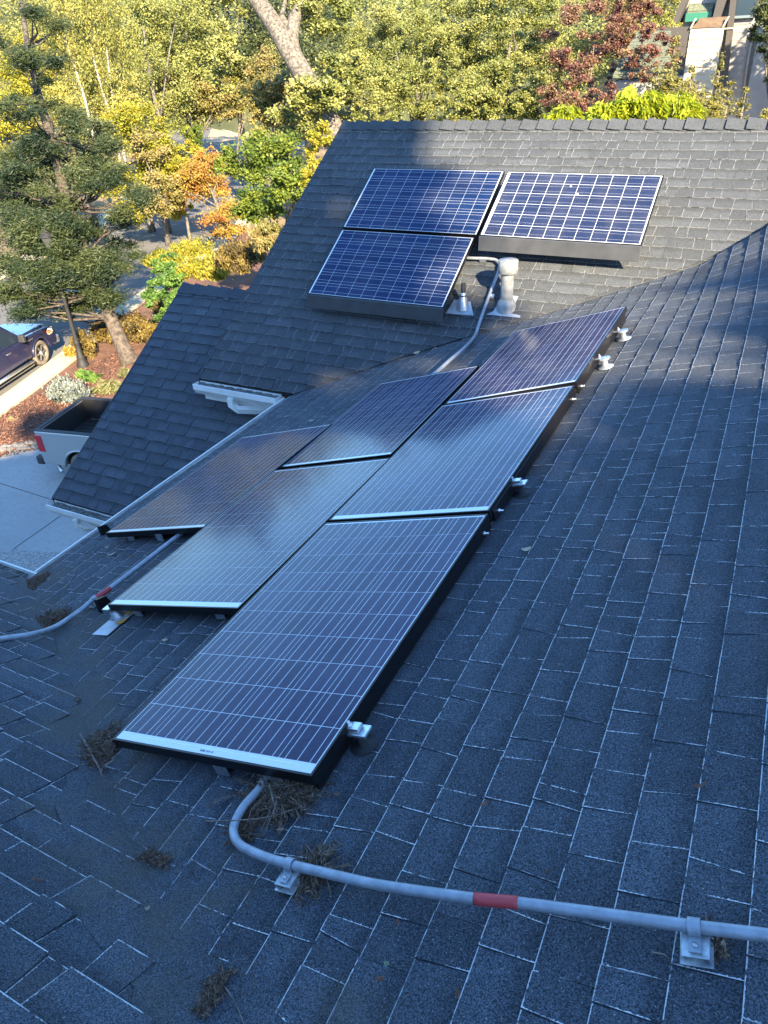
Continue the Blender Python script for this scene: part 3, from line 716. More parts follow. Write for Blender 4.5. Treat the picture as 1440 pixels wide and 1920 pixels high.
front = [onA(500, 1452, 0.05), onA(487, 1478, 0.05), onA(455, 1515, hc), onA(438, 1552, hc), onA(448, 1582, hc), onA(490, 1604, hc), onA(545, 1621, hc), onA(640, 1644, hc), onA(720, 1661, hc), onA(890, 1685, hc), onA(973, 1693, hc), onA(1130, 1714, hc), onA(1300, 1737, hc), onA(1470, 1758, hc), onA(1800, 1806, hc), onA(2600, 1920, hc)]
conduit(front, 0.0142, 'bent grey conduit with a red band running across the foreground', (90, 100))
clamp(onA(545, 1621, hc), onA(640, 1644, hc)-onA(490, 1604, hc), NA, 'conduit clamp in a tuft of dry needles beside the bend', 'clamps on the front conduit')
clamp(onA(1302, 1738, hc), onA(1440, 1755, hc)-onA(1200, 1722, hc), NA, 'conduit clamp on a bright metal block at the lower right', 'clamps on the front conduit')
left = [onC(-120, 1216, hc), onC(0, 1198, hc), onC(60, 1189, hc), onC(104, 1175, hc), onA(150, 1145, hc), onA(168, 1130, hc), onA(178, 1121, hc), onA(206, 1103, hc), onA(335, 1004, hc), onA(420, 940, hc)]
conduit(left, 0.0150, 'dark conduit with a red band coming out between the left panels', (60, 70))
clamp(onA(176, 1123, hc), onA(206, 1103, hc)-onA(150, 1145, hc), NA, 'conduit clamp beside the near corner of the middle row', 'clamps on the left conduit')
top_ = [onB(870, 483, 0.06), onB(885, 484, 0.06), onB(915, 485, 0.06), onB(932, 489, 0.06), onB(936, 503, 0.06), onB(918, 552, 0.06), onB(900, 602, 0.06), onB(890, 630, 0.06), onA(870, 653, 0.07), onA(845, 674, 0.07), onA(818, 698, 0.07), onA(780, 728, 0.07)]
conduit(top_, 0.0165, 'bent conduit running from the far panels down into the valley')
for (px, py, lb) in ((906, 488, 'small clamp block on the upper end of the far conduit'), (921, 556, 'small clamp block beside the middle of the far conduit')):
    P = onB(px, py, 0.03); root = empty('conduit_clamp', P, lb, 'clamp', 'clamps on the far conduit')
    m = MB(); m.box(P, 0.07, 0.05, 0.035, [exB, eyB, NB]); m.build('strut', M['alu'], root, bevel=0.002)
    m = MB(); m.lathe(P+NB*0.02, NB, [(0.012, 0), (0.012, 0.01), (0.0001, 0.012)], 8); m.build('bolt', M['galv'], root)

# ------------------------------------------------------------------ vents
Z = np.array([0, 0, 1.0])
P = onB(868, 578); root = empty('plumbing_vent', P, 'short black vent pipe in a silver cone flashing beside the blue panel', 'vent')
m = MB(); q = [onB(836, 588, 0.012), onB(888, 592, 0.012), onB(882, 566, 0.012), onB(852, 562, 0.012)]; m.prism(q, NB*0.004); m.build('flashing_plate', M['flashplate'], root)
m = MB(); m.lathe(P, Z, [(0.075, -0.01), (0.062, 0.04), (0.038, 0.115), (0.030, 0.13), (0.030, 0.165), (0.025, 0.167)], 20); m.build('flashing_cone', M['galv'], root)
m = MB(); m.lathe(P, Z, [(0.032, 0.128), (0.032, 0.140)], 16); m.build('band', M['rubber'], root)
m = MB(); m.lathe(P, Z, [(0.024, 0.10), (0.024, 0.26), (0.018, 0.26), (0.018, 0.10)], 16); m.build('pipe', M['rubber'], root)
P = onB(949, 577); root = empty('flue_vent', P, 'tall galvanised flue with a drum cap on a flashing boot', 'vent')
m = MB(); q = [onB(912, 590, 0.014), onB(974, 596, 0.014), onB(976, 592, 0.014), onB(958, 588, 0.014), onB(972, 556, 0.014), onB(944, 552, 0.014), onB(925, 584, 0.014)]; m.prism(q, NB*0.004); m.build('flashing_plate', M['flashplate'], root)
m = MB(); m.lathe(P, Z, [(0.105, -0.05), (0.100, 0.02), (0.090, 0.06), (0.070, 0.085), (0.066, 0.095)], 24); m.build('flashing_boot', M['dull'], root)
m = MB(); m.lathe(P, Z, [(0.064, 0.0), (0.064, 0.38)], 24); m.build('pipe', M['dull'], root)
m = MB(); m.lathe(P, Z, [(0.065, 0.345), (0.094, 0.355), (0.100, 0.36), (0.100, 0.475), (0.094, 0.484), (0.0001, 0.490)], 24); m.build('cap', M['dull'], root)

# ------------------------------------------------------------------ leaf clouds
def leaf_mesh(name, C, size, aspect=0.55, up=0.5, nrm=None, hue=None, direction=None, parent=None, mt=None, r=None):
    """one small bent quad per leaf; C (N,3)"""
    r = r or rng; N = len(C)
    nv = r.normal(size=(N, 3)); nv[:, 2] = np.abs(nv[:, 2])*1.0+up
    nv += SUN*0.55
    nv /= np.linalg.norm(nv, axis=1)[:, None]
    a = r.normal(size=(N, 3)) if direction is None else direction+r.normal(size=(N, 3))*0.25
    a -= nv*(np.sum(a*nv, 1))[:, None]; a /= np.linalg.norm(a, axis=1)[:, None]+1e-9; b = np.cross(nv, a)
    sz = (size*r.uniform(0.6, 1.35, N))[:, None]
    V = np.stack([C-a*sz*0.5, C-b*sz*0.5*aspect+nv*sz*0.06, C+a*sz*0.5, C+b*sz*0.5*aspect-nv*sz*0.06], 1).reshape(-1, 3)
    me = bpy.data.meshes.new(name)
    me.vertices.add(4*N); me.vertices.foreach_set('co', V.astype('f').ravel())
    me.loops.add(4*N); me.loops.foreach_set('vertex_index', np.arange(4*N, dtype='i'))
    me.polygons.add(N); me.polygons.foreach_set('loop_start', np.arange(0, 4*N, 4, dtype='i'))
    try: me.polygons.foreach_set('loop_total', np.full(N, 4, dtype='i'))
    except Exception: pass
    l = me.uv_layers.new(name='rnd'); h = r.random(N) if hue is None else np.clip(hue+r.normal(size=N)*0.15, 0, 1)
    uv = np.stack([h, r.random(N)], 1); l.data.foreach_set('uv', np.repeat(uv, 4, 0).astype('f').ravel())
    me.update(calc_edges=True)
    o = link(name, me, parent, mt); o['kind'] = 'stuff'; return o
def puffs(centers, radii, n_total, flat=0.7, r=None, wts=None):
    r = r or rng; centers = np.array(centers, float); radii = np.array(radii, float)
    p = radii**2 if wts is None else wts; p = p/p.sum(); idx = r.choice(len(centers), n_total, p=p)
    g = r.normal(size=(n_total, 3)); g /= np.linalg.norm(g, axis=1)[:, None]; g *= (0.15+np.abs(r.normal(size=n_total))*0.55)[:, None]
    g[:, 2] *= flat
    return centers[idx]+g*radii[idx][:, None], idx
def crown_puffs(c, R3, n, r, inner=0.45, pr=(0.16, 0.32)):
    c = np.array(c, float); R3 = np.array(R3, float); d = r.normal(size=(n, 3)); d /= np.linalg.norm(d, axis=1)[:, None]
    rad = inner+(1-inner)*r.random(n)**0.6
    cs = c+d*rad[:, None]*R3; return cs, r.uniform(*pr, n)*R3.mean()
def tree(name, label, base, height, crowns, leafm, n_leaves, lsize, trunk_r=0.2, bark='bark', cat='tree', group=None, lean=(0, 0), n_puffs=60, flat=0.65, seed=1, limbs=8, up=0.5, aspect=0.6, hang=None, pr=(0.16, 0.32), trunk_path=None, inner=0.45):
    """crowns: list of (centre, (rx, ry, rz)) in world space"""
    r = np.random.default_rng(seed); base = np.array(base, float)
    root = empty(name, base, label, cat, group)
    top = base+np.array([lean[0], lean[1], height*0.8])
    path = trunk_path or [base+(top-base)*t+np.array([math.sin(t*5+seed), math.cos(t*4+seed), 0])*0.03*height*t*0.4 for t in np.linspace(0, 1, 8)]
    m = MB(); k = len(path); m.tube(path, [trunk_r*(1.25 if i == 0 else 1)*(1-0.8*i/(k-1)) for i in range(k)], 10)
    allc = []; allr = []
    for (c, R3) in crowns:
        cs, rs = crown_puffs(c, R3, max(6, int(n_puffs/len(crowns))), r, inner, pr); allc.append(cs); allr.append(rs)
    allc = np.concatenate(allc); allr = np.concatenate(allr)
    for i in range(limbs):
        tgt = allc[r.integers(len(allc))]; t = r.uniform(0.35, 0.8); j = int(t*(k-1)); s = np.array(path[j])
        if tgt[2] < s[2]-0.5: tgt = tgt+np.array([0, 0, s[2]-tgt[2]])*0.6
        mid = (s+tgt)/2+r.normal(size=3)*0.06*height*0.3+np.array([0, 0, 0.2]); m.tube([s, mid, tgt], [trunk_r*0.38*(1-t*0.4), trunk_r*0.22, trunk_r*0.06], 6)
    m.build('trunk', M[bark], root)
    C, idx = puffs(allc, allr, n_leaves, flat, r)
    hue = 0.5+(r.random(len(allc))[idx]-0.5)*0.6
    dr = None if hang is None else np.tile(np.array(hang, float), (len(C), 1))
    leaf_mesh('crown', C, lsize, aspect, up, None, hue, dr, root, M[leafm], r)
    return root

# shade trees behind and to the right of the camera (outside the picture): added and shaped to throw the big shadow
e1 = np.array([-SUN[1], SUN[0], 0]); e1 /= np.linalg.norm(e1)
e2 = np.array([0, 0, 1.0])-SUN*SUN[2]; e2 /= np.linalg.norm(e2)
def sunpos(a, b, t): return a*e1+b*e2+t*SUN
def shade_tree(crs, t, label, seed, n=16000, ls=0.46):
    cs = [(sunpos(a, b, t), (R, R, R*0.9)) for a, b, R in crs]
    c0 = sum(c[0] for c in cs)/len(cs); base = np.array([c0[0], c0[1], G])
    tree('oak_tree', label, base, (c0[2]-G)*1.1, cs, 'lf_oak', n, ls, 0.35, seed=seed, n_puffs=110, pr=(0.16, 0.3), inner=0.1, group='oaks behind the camera')
shade_tree([(-7.2, -0.6, 3.0), (-4.2, -1.0, 3.0), (-9.5, -2.5, 3.2)], 17, 'oak behind the house, its crown shading the low left roof', 101, 22000)
shade_tree([(-1.4, -0.2, 2.6), (0.2, 0.0, 1.6), (-2.8, 0.2, 2.2)], 18, 'oak behind the house, its crown shading the near panels', 102, 40000)
shade_tree([(1.75, 2.2, 1.75), (0.2, 2.1, 1.7), (3.0, 3.6, 0.8), (2.9, 0.9, 0.5)], 25, 'oak behind the house, its crown shading the far panels', 103, 25000, 0.36)
shade_tree([(2.4, -1.8, 1.6), (3.9, -1.2, 1.5), (5.4, -0.5, 1.55), (7.0, -0.4, 1.6), (3.4, -3.2, 1.8)], 16, 'low oak right of the house shading the upper right of the roof', 104, 52000)
# ------------------------------------------------------------------ ground, street, driveway
def sheet(name, pts2, z, mt, kind='structure', thick=0.0, parent=None):
    me = bpy.data.meshes.new(name); bm = bmesh.new()
    vs = [bm.verts.new((p[0], p[1], z)) for p in pts2]; f = bm.faces.new(vs)
    if f.normal.z < 0: f.normal_flip()
    if thick:
        r = bmesh.ops.extrude_face_region(bm, geom=[f]); bmesh.ops.translate(bm, vec=(0, 0, -thick), verts=[v for v in r['geom'] if isinstance(v, bmesh.types.BMVert)])
        bmesh.ops.recalc_face_normals(bm, faces=bm.faces)
    else: bmesh.ops.triangulate(bm, faces=bm.faces)
    bm.to_mesh(me); bm.free(); o = link(name, me, parent, mt)
    if kind: o['kind'] = kind
    return o
sheet('ground', [(-600, -300), (500, -300), (500, 900), (-600, 900)], G-0.02, M['ground'])
near = [(-15.5, -12), (-16.8, 0), (-17.7, 6), (-19.2, 11), (-20.2, 14), (-21.3, 17), (-22.7, 20), (-24, 24), (-25.5, 29), (-28, 36), (-33, 45), (-40, 55), (-50, 68), (-64, 84), (-90, 108)]
def offs(line, d):
    out = []
    for i, p in enumerate(line):
        a = np.array(line[max(i-1, 0)]); b = np.array(line[min(i+1, len(line)-1)]); t = (b-a)/np.linalg.norm(b-a)
        out.append(tuple(np.array(p)+np.array([-t[1], t[0]])*d))
    return out
def strip(name, l1, l2, z, mt, thick=0.0, parent=None, kind='structure'):
    mb = MB(); n = len(l1)
    vs = [(x, y, z) for x, y in l1]+[(x, y, z) for x, y in l2]
    mb.add(vs, [(i, i+1, n+i+1, n+i) for i in range(n-1)])
    if thick:
        vs2 = [(x, y, z-thick) for x, y in l1]+[(x, y, z-thick) for x, y in l2]; b = len(mb.v); mb.add(vs2, [])
        for off in (0, n):
            for i in range(n-1): mb.f.append((off+i, off+i+1, b+off+i+1, b+off+i)); mb.mi.append(0); mb.smooth.append(False)
    o = mb.build(name, mt, parent)
    if kind: o['kind'] = kind
    return o
strip('road', near, offs(near, 8.6), G-0.008, M['asphalt'])
strip('gutter_pan', offs(near, -0.02), offs(near, 0.42), G-0.003, M['curb'])
strip('kerb', offs(near, -0.55), offs(near, -0.01), G+0.11, M['curb'], 0.14)
strip('kerb', offs(near, 8.6), offs(near, 10.1), G+0.10, M['curb'], 0.14)
sheet('road', [(-95, 70), (-50, 73.5), (-20, 75), (-20, 80), (-50, 79), (-95, 77)], G-0.012, M['asphalt'])
sheet('sandy_bank', [tuple(gp(x, y)[:2]) for x, y in ((385, 268), (400, 235), (440, 215), (480, 225), (500, 255), (460, 262))], G+0.01, M['sand'])
bed = [tuple(p) for p in offs(near, -0.55)[2:10]]+[(-22, 33), (-15, 24), (-8, 16), (-8, 12.6), (-14.9, 12.4)]+[tuple(gp(x, y)[:2]) for x, y in ((140, 812), (80, 838), (40, 843), (0, 850), (-60, 880))]+[(-16.6, 7.6)]
sheet('mulch_bed', bed, G+0.02, M['mulch'])
drv = [(-16.55, 7.2)]+[tuple(gp(x, y)[:2]) for x, y in ((0, 851), (40, 844), (80, 839), (140, 813))]+[(-14.6, 12.4), (-6.4, 12.6), (-6.4, 4.8), (-3.9, 4.8), (-3.9, 2.2), (-12.7, 2.2), (-16.3, 3.4)]
sheet('driveway', drv, G+0.03, M['concrete'])
sheet('paver_band', [tuple(gp(x, y)[:2]) for x, y in ((-30, 1028), (60, 1036), (130, 1040), (160, 1075), (80, 1110), (-40, 1085))], G+0.036, M['pebble'])
for j_, (xa_, ya_, xb_, yb_) in enumerate(((-16.4, 9.3, -6.6, 9.0), (-16.0, 5.6, -6.6, 5.5), (-13.2, 12.2, -12.6, 2.4), (-10.0, 12.2, -9.7, 2.4))):
    jn = MB(); a_ = np.array([xa_, ya_, G+0.0335]); b_ = np.array([xb_, yb_, G+0.0335]); t_ = (b_-a_)/np.linalg.norm(b_-a_); jn.box((a_+b_)/2, np.linalg.norm(b_-a_), 0.014, 0.003, [t_, np.cross([0, 0, 1.0], t_), (0, 0, 1)]); jn.build('control_joint', M['felt'])['kind'] = 'structure'
mb = MB(); vs = []; n = 60
for i in range(n+1):                              # wooded hill that closes the view
    th = math.radians(-10+i*3.2); 
    for (rr, zz) in ((95, -9), (130, 2), (180, 14), (260, 26)):
        vs.append((math.cos(th)*rr*1.15-20, math.sin(th)*rr, zz+2.5*math.sin(i*0.9)+1.5*math.sin(i*2.3)))
mb.add(vs, [(4*i+j, 4*i+j+1, 4*i+5+j, 4*i+4+j) for i in range(n) for j in range(3)])
M['woods'] = ground_mat('wooded_hill', (0.03, 0.042, 0.016), (0.07, 0.08, 0.028), (0.11, 0.105, 0.04), 0.12, 1.2, 1.0)
o = mb.build('hill', M['woods']); o['kind'] = 'structure'
hp = []
r = np.random.default_rng(77)
for i in range(340):
    th = math.radians(r.uniform(55, 150)); rr = r.uniform(95, 150); hp.append((math.cos(th)*rr*1.15-20, math.sin(th)*rr, -9+(rr-95)*0.30+r.uniform(1, 6)))
C, idx = puffs(hp, r.uniform(2.5, 5, len(hp)), 26000, 0.8, r); hue = r.random(len(hp))[idx]
leaf_mesh('far_wood', C, 0.75, 0.7, 0.5, None, hue, None, None, M['lf_oak'], r)

def ell(px, py, D, rx, ry, ry3=None):
    s = D/FPX; return (at(px, py, D), (rx*s, (rx+ry)*0.5*s, ry*s))
def T(name, label, ells, leafm, n, ls, trunk=0.2, base=None, **kw):
    c0 = ells[0][0]; b = np.array([c0[0], c0[1], G]) if base is None else np.array(base)
    h = max(c[0][2]+c[1][2] for c in ells)-b[2]
    n = int(n*1.4); kw['n_puffs'] = int(kw.get('n_puffs', 60)*1.6); ls = ls*0.80
    if 'pr' not in kw: kw['pr'] = (0.22, 0.42)
    if base is not None and 'lean' not in kw: kw['lean'] = (c0[0]-b[0], c0[1]-b[1])
    return tree(name, label, b, h, ells, leafm, n, ls, trunk, **kw)

# back row
back = [(60, 60, 72, 120, 130, 'lf_birch', 'pale yellow-green tree at the far left of the back row'), (210, 40, 78, 100, 120, 'lf_oak', 'olive oak behind the birches'),
        (330, 80, 60, 105, 110, 'lf_oak', 'grey-green oak left of the dark oak, behind the tree with the pale trunk'), (430, 60, 62, 75, 110, 'lf_oakdark', 'dark shaded oak left of the heavy leaning trunk'),
        (560, 70, 60, 90, 110, 'lf_oakdark', 'dark oak behind the heavy leaning trunk'), (700, 50, 66, 110, 120, 'lf_oak', 'oak high behind the oak with the thin pale trunk'),
        (880, 40, 64, 120, 120, 'lf_oak', 'oak rising behind the middle of the ridge'), (1050, 20, 62, 110, 120, 'lf_oak', 'oak rising behind the purple-leaved tree'),
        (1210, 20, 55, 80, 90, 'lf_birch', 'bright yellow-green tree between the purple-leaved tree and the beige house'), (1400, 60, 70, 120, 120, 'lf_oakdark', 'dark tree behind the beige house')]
for i, (x, y, D, rx, ry, lm, lb) in enumerate(back):
    T('oak_tree' if 'oak' in lb else 'broadleaf_tree', lb, [ell(x, y, D, rx, ry), ell(x+20, y+80, D-2, rx*0.8, ry*0.6)], lm, 13000, 0.29, 0.3, seed=200+i, n_puffs=90, group='trees behind the roof ridge')
# big sunlit oaks just beyond the ridge
T('oak_tree', 'sunlit oak directly behind the left end of the ridge, thin pale trunk showing', [ell(745, 95, 36, 120, 85), ell(700, 185, 33, 85, 60), ell(830, 170, 34, 80, 60), ell(860, 60, 37, 90, 70)], 'lf_oak', 80000, 0.12, 0.22, seed=31, n_puffs=230, pr=(0.10, 0.24), group='trees behind the roof ridge', base=[*at(818, 235, 33)[:2], G], bark='bark')
T('oak_tree', 'sunlit oak behind the middle of the ridge, left of the purple-leaved tree', [ell(960, 70, 35, 95, 90), ell(945, 180, 32, 85, 60), ell(1010, 200, 31, 60, 40), ell(890, 200, 32, 60, 35)], 'lf_oak', 76000, 0.12, 0.25, seed=32, n_puffs=220, pr=(0.10, 0.24), group='trees behind the roof ridge')
# heavy leaning trunk
Dk = 33
pth = [at(628, 262, Dk), at(612, 222, Dk), at(590, 178, Dk), at(566, 135, Dk), at(540, 92, Dk), at(515, 48, Dk), at(490, 12, Dk), at(462, -30, Dk), at(440, -80, Dk)]
root = empty('oak_tree', pth[0], 'oak with a thick forked grey trunk leaning left, behind the left end of the roof', 'tree', 'trees behind the roof ridge')
m = MB(); m.tube(pth, [0.62, 0.56, 0.50, 0.46, 0.44, 0.41, 0.38, 0.35, 0.3], 14); m.build('trunk', M['bark'], root)
m = MB(); m.tube([at(553, 112, Dk), at(546, 75, Dk), at(552, 35, Dk), at(570, 0, Dk), at(592, -40, Dk)], [0.38, 0.33, 0.29, 0.27, 0.24], 12)
m.tube([at(540, 52, Dk), at(528, 30, Dk), at(535, 0, Dk)], [0.2, 0.13, 0.08], 8); m.build('branch', M['bark'], root)
cs = []; r = np.random.default_rng(5)
for (x, y, rx, ry, n) in ((600, 215, 60, 26, 30), (640, 190, 30, 40, 16), (610, 20, 60, 40, 26), (455, -25, 80, 40, 16), (640, 130, 50, 40, 16), (560, 215, 60, 25, 14), (420, 120, 40, 60, 12)):
    a, b = crown_puffs(at(x, y, Dk), (rx*Dk/FPX, 1.2, ry*Dk/FPX), n, r); cs += [(q, w) for q, w in zip(a, b*1.3)]
C, idx = puffs([c[0]-(W_*1.6 if i < 46 else 0) for i, c in enumerate(cs)], [c[1] for c in cs], 24000, 0.7, r); leaf_mesh('crown', C, 0.16, 0.6, 0.5, None, r.random(len(cs))[idx], None, root, M['lf_oak'], r)
# purple-leaved tree
T('plum_tree', 'purple-red leaved tree behind the right half of the ridge', [ell(1110, 60, 28, 95, 75), ell(1065, 150, 26, 60, 60), ell(1180, 40, 28, 60, 55), ell(1170, 150, 27, 50, 40), ell(1215, 105, 24, 55, 50), ell(1130, 190, 25, 70, 30), ell(1180, 80, 25, 60, 45)], 'lf_red', 44000, 0.105, 0.14, seed=41, n_puffs=150, pr=(0.1, 0.22), base=[*at(1090, 235, 27)[:2], G])
# neighbour house -----------------------------------------------------------------
def hitY(px, py, y): q = ray(px, py); return q*(y/q[1])
M['siding'] = mat('beige_siding', (0.24, 0.22, 0.205), 0.8, noise=0.08, scale=5)  # wall boards darkened in colour to stand in for shade
M['siding_lit'] = mat('cream_siding', (0.40, 0.36, 0.29), 0.75, noise=0.06, scale=4)  # lighter copy for the chimney chase; sunlight put into the colour
M['bronze'] = mat('bronze_cap', (0.13, 0.085, 0.05), 0.6, 0.2, noise=0.15, scale=6)
M['greentrim'] = mat('green_trim', (0.02, 0.13, 0.085), 0.5)
M['greenshingle'] = mat('green_grey_shingle', (0.07, 0.085, 0.06), 0.9, color2=(0.14, 0.155, 0.105), scale=14, bump=0.5)
M['darktrim'] = mat('dark_trim', (0.05, 0.045, 0.042), 0.7)  # trim colour, also lent to the stand-in shade box on this house
M['winglass'] = mat('window_glass', (0.015, 0.025, 0.04), 0.15, 0.0)
Y0 = 33.0
nh = empty('beige_house', [*hitY(1330, 200, Y0)[:2], G], 'beige lap-sided house with a cream chimney chase and green trim, upper right', 'house')
def wall_boards(x0, x1, z0, z1, y, pitch, mt, parent, depth=0.02):
    z = z0
    while z < z1:
        h = min(pitch, z1-z); b = MB()
        b.prism([(x0, y, z), (x0, y-depth, z), (x0, y-0.004, z+h+0.015), (x0, y, z+h+0.015)], (x1-x0, 0, 0)); b.build('siding_board', mt, parent); z += pitch
xl = hitY(1272, 100, Y0+1.2)[0]; xb = hitY(1352, 100, Y0+1.2)[0]; xbR = hitY(1388, 100, Y0+1.2)[0]; xr2 = hitY(1412, 120, Y0+1.2)[0]
zt = hitY(1330, -70, Y0+1.2)[2]; zb = hitY(1330, 240, Y0+1.2)[2]
wl = MB(); wl.box(((xl+xr2)/2, Y0+4.2, (G+zt)/2), xr2-xl, 5.9, zt-G); wb_ = wl.build('wall', M['siding'], nh)
wall_boards(xl, xr2, zb-0.5, zt, Y0+1.24, 0.24, M['siding'], wb_)
# chimney chase
cx0 = hitY(1288, 100, Y0)[0]; cx1 = hitY(1346, 100, Y0)[0]; cz1 = hitY(1320, 52, Y0)[2]; 
ch = MB(); ch.box(((cx0+cx1)/2, Y0+0.62, (G+cz1)/2), cx1-cx0, 1.2, cz1-G); chm = ch.build('chimney', M['siding_lit'], nh)
wall_boards(cx0, cx1, hitY(1320, 240, Y0)[2], cz1-0.05, Y0+0.02, 0.22, M['siding_lit'], chm, 0.035)
cp = MB(); za_, zb2 = cz1, hitY(1325, 33, Y0)[2]; w_ = cx1-cx0
vs = []
for t in np.linspace(0, 1, 7):
    o_ = 0.16*math.sin(t*math.pi/2); z_ = za_+(zb2-za_)*t
    vs += [(cx0-0.03+o_*1.6, Y0-0.02+o_, z_), (cx1+0.03+o_*0.3, Y0-0.02+o_, z_), (cx1+0.03, Y0+1.25, z_), (cx0-0.03+o_, Y0+1.25, z_)]
fs = []
for i in range(6): fs += [(4*i+j, 4*i+(j+1) % 4, 4*i+4+(j+1) % 4, 4*i+4+j) for j in range(4)]
fs.append((24, 25, 26, 27)); cp.add(vs, fs); cp.build('chimney_cap', M['bronze'], chm)
for sx in (cx0-0.03, cx1+0.0):
    cr = MB(); cr.prism([(sx, Y0-0.06, za_), (sx+0.05, Y0-0.06, za_), (sx+0.18, Y0-0.04, zb2), (sx+0.13, Y0-0.04, zb2)], (0, 0.03, 0)); cr.build('cap_edge', M['siding_lit'], chm)
# small green-shingled dormer roof above the chase
rx0 = hitY(1288, 25, Y0+0.9)[0]; rx1 = hitY(1334, 25, Y0+0.9)[0]; rz = hitY(1310, 33, Y0+0.9)[2]
rf = MB(); rf.prism([(rx0, Y0+0.9, rz+0.18), (rx1, Y0+0.9, rz+0.18), (rx1+0.5, Y0+5.5, rz+3.2), (rx0, Y0+5.5, rz+3.2)], (0, 0, -0.06)); rfo = rf.build('roof', M['greenshingle'], nh)
for k_ in range(12):
    f0 = k_/12; yy = Y0+0.9+4.6*f0; zz = rz+0.18+3.02*f0; b = MB(); b.box(((rx0+rx1+0.5*f0)/2, yy+0.19, zz+0.14), rx1-rx0+0.4*f0, 0.42, 0.02, [(1, 0, 0), (0, 0.836, 0.549), (0, -0.549, 0.836)]); b.build('shingle_course', M['greenshingle'], rfo)
rf = MB(); rf.box(((rx0+rx1)/2, Y0+0.86, rz+0.02), rx1-rx0+0.04, 0.06, 0.26); rf.build('fascia', M['greentrim'], nh)
# dark gable overhangs either side and the dark post
dk_ = MB()
a = hitY(1290, -30, Y0+0.6); b = hitY(1262, 38, Y0+0.6); c = hitY(1272, 42, Y0+0.6); d = hitY(1300, -30, Y0+0.6)
dk_.prism([a, b, c, d], (0, 1.4, 0)); dk_.build('gable_overhang', M['darktrim'], nh); dk_ = MB()
a = hitY(1352, -30, Y0+0.6); b = hitY(1336, 34, Y0+0.6); c = hitY(1350, 34, Y0+0.6); d = hitY(1372, -30, Y0+0.6)
dk_.prism([a, b, c, d], (0, 1.0, 0)); dk_.build('gable_overhang', M['darktrim'], nh)
dk_ = MB(); a = hitY(1374, -40, Y0+0.7); b = hitY(1350, 165, Y0+0.7); c = hitY(1361, 165, Y0+0.7); d = hitY(1384, -40, Y0+0.7)
dk_.prism([a, b, c, d], (0, 0.4, 0)); dk_.build('corner_post', M['darktrim'], nh)
dk_ = MB(); dk_.box((hitY(1371, 53, Y0+0.66)), 0.45, 0.03, 0.04); dk_.build('bracket', M['siding_lit'], nh)
gw = MB(); gw.box((xr2+2.2, Y0+3.4, (G+hitY(1420, 45, Y0+0.5)[2])/2), 4.4, 5, hitY(1420, 45, Y0+0.5)[2]-G); gw.build('wall', mat('grey_stucco', (0.20, 0.20, 0.205), 0.9, noise=0.08, scale=3), nh)
cd = MB(); cd.tube([hitY(1412, 60, Y0+1.1), hitY(1400, 130, Y0+1.1), hitY(1390, 230, Y0+1.1)], 0.05, 8); cd.build('downspout', M['siding'], nh)
wn_ = MB(); p_ = hitY(1398, 8, Y0+1.1); wn_.box(p_, 0.8, 0.05, 0.7); wo_ = wn_.build('window', M['winglass'], nh)
wf = MB(); wf.box(p_-np.array([0, 0.02, 0.37]), 0.9, 0.08, 0.08); wf.build('sill', mat('blue_grey_sill', (0.12, 0.16, 0.18), 0.6), wo_)
# low green-grey roof behind the purple tree, belongs to the beige house
lr = MB(); p1_ = hitY(1150, 140, 30); p2_ = hitY(1262, 140, 30); p3_ = hitY(1258, 58, 33); p4_ = hitY(1195, 58, 33)
lr.prism([p1_, p2_, p3_, p4_], (0, 0, -0.1)); lo_ = lr.build('lower_roof', M['greenshingle'], nh)
for k_ in range(11):
    t0, t1 = k_/11, (k_+1)/11; q = [p1_+(p4_-p1_)*t0, p2_+(p3_-p2_)*t0, p2_+(p3_-p2_)*t1, p1_+(p4_-p1_)*t1]
    q = [v+np.array([0, 0, 0.035 if i < 2 else 0.006]) for i, v in enumerate(q)]; b = MB(); b.prism(q, (0, 0, -0.02)); b.build('shingle_course', M['greenshingle'], lo_)
lw = MB(); lw.box((p1_+p2_)/2+np.array([0, 2.2, -3.2]), (p2_-p1_)[0], 4, 6.0); lw.build('wall', M['siding'], nh)
lw = MB(); lw.box((hitY(1262, 62, 33.2)+hitY(1262, 95, 33.2))/2, 1.2, 0.3, 0.9); lw.build('soffit', M['darktrim'], nh)  # dark box standing in for black shade above the lower roof
# shrubs and spires right behind the ridge
def fan_shrub(px, py, D, rx, ry, label, n=2500, leafm='lf_lime', ls=0.15, seed=1):
    n = int(n*1.7)
    r = np.random.default_rng(seed); c = at(px, py, D); s = D/FPX; root = empty('shrub', [c[0], c[1], G], label, 'shrub', 'lime shrubs behind the ridge')
    m = MB(); P_ = []; Dr = []
    for i in range(26):
        a = r.uniform(0, 2*math.pi); L = r.uniform(0.5, 1)*rx*s; h = r.uniform(0.3, 1)*ry*s*1.6
        st = c+np.array([0, 0, -ry*s]); mid = c+np.array([math.cos(a)*L*0.5, math.sin(a)*L*0.5, h*0.6]); tip = c+np.array([math.cos(a)*L, math.sin(a)*L, h*0.15])
        pts_ = smooth_path([st, mid, tip], 6); m.tube(pts_, 0.012, 4)
        for q in pts_[4:]:
            for j in range(int(n/26/9)): P_.append(q+r.normal(size=3)*0.05); Dr.append((tip-mid)/np.linalg.norm(tip-mid)+np.array([0, 0, -0.5]))
    m.tube([[c[0], c[1], G], c+np.array([0, 0, -ry*s])], [0.06, 0.04], 6); m.build('stem', M['bark'], root)
    leaf_mesh('foliage', np.array(P_), ls*1.15, 0.2, 0.8, None, None, np.array(Dr), root, M[leafm], r)
fan_shrub(1195, 215, 13, 62, 34, 'brightest lime shrub of drooping leaves, left of the cedar spires', 3400, seed=51)
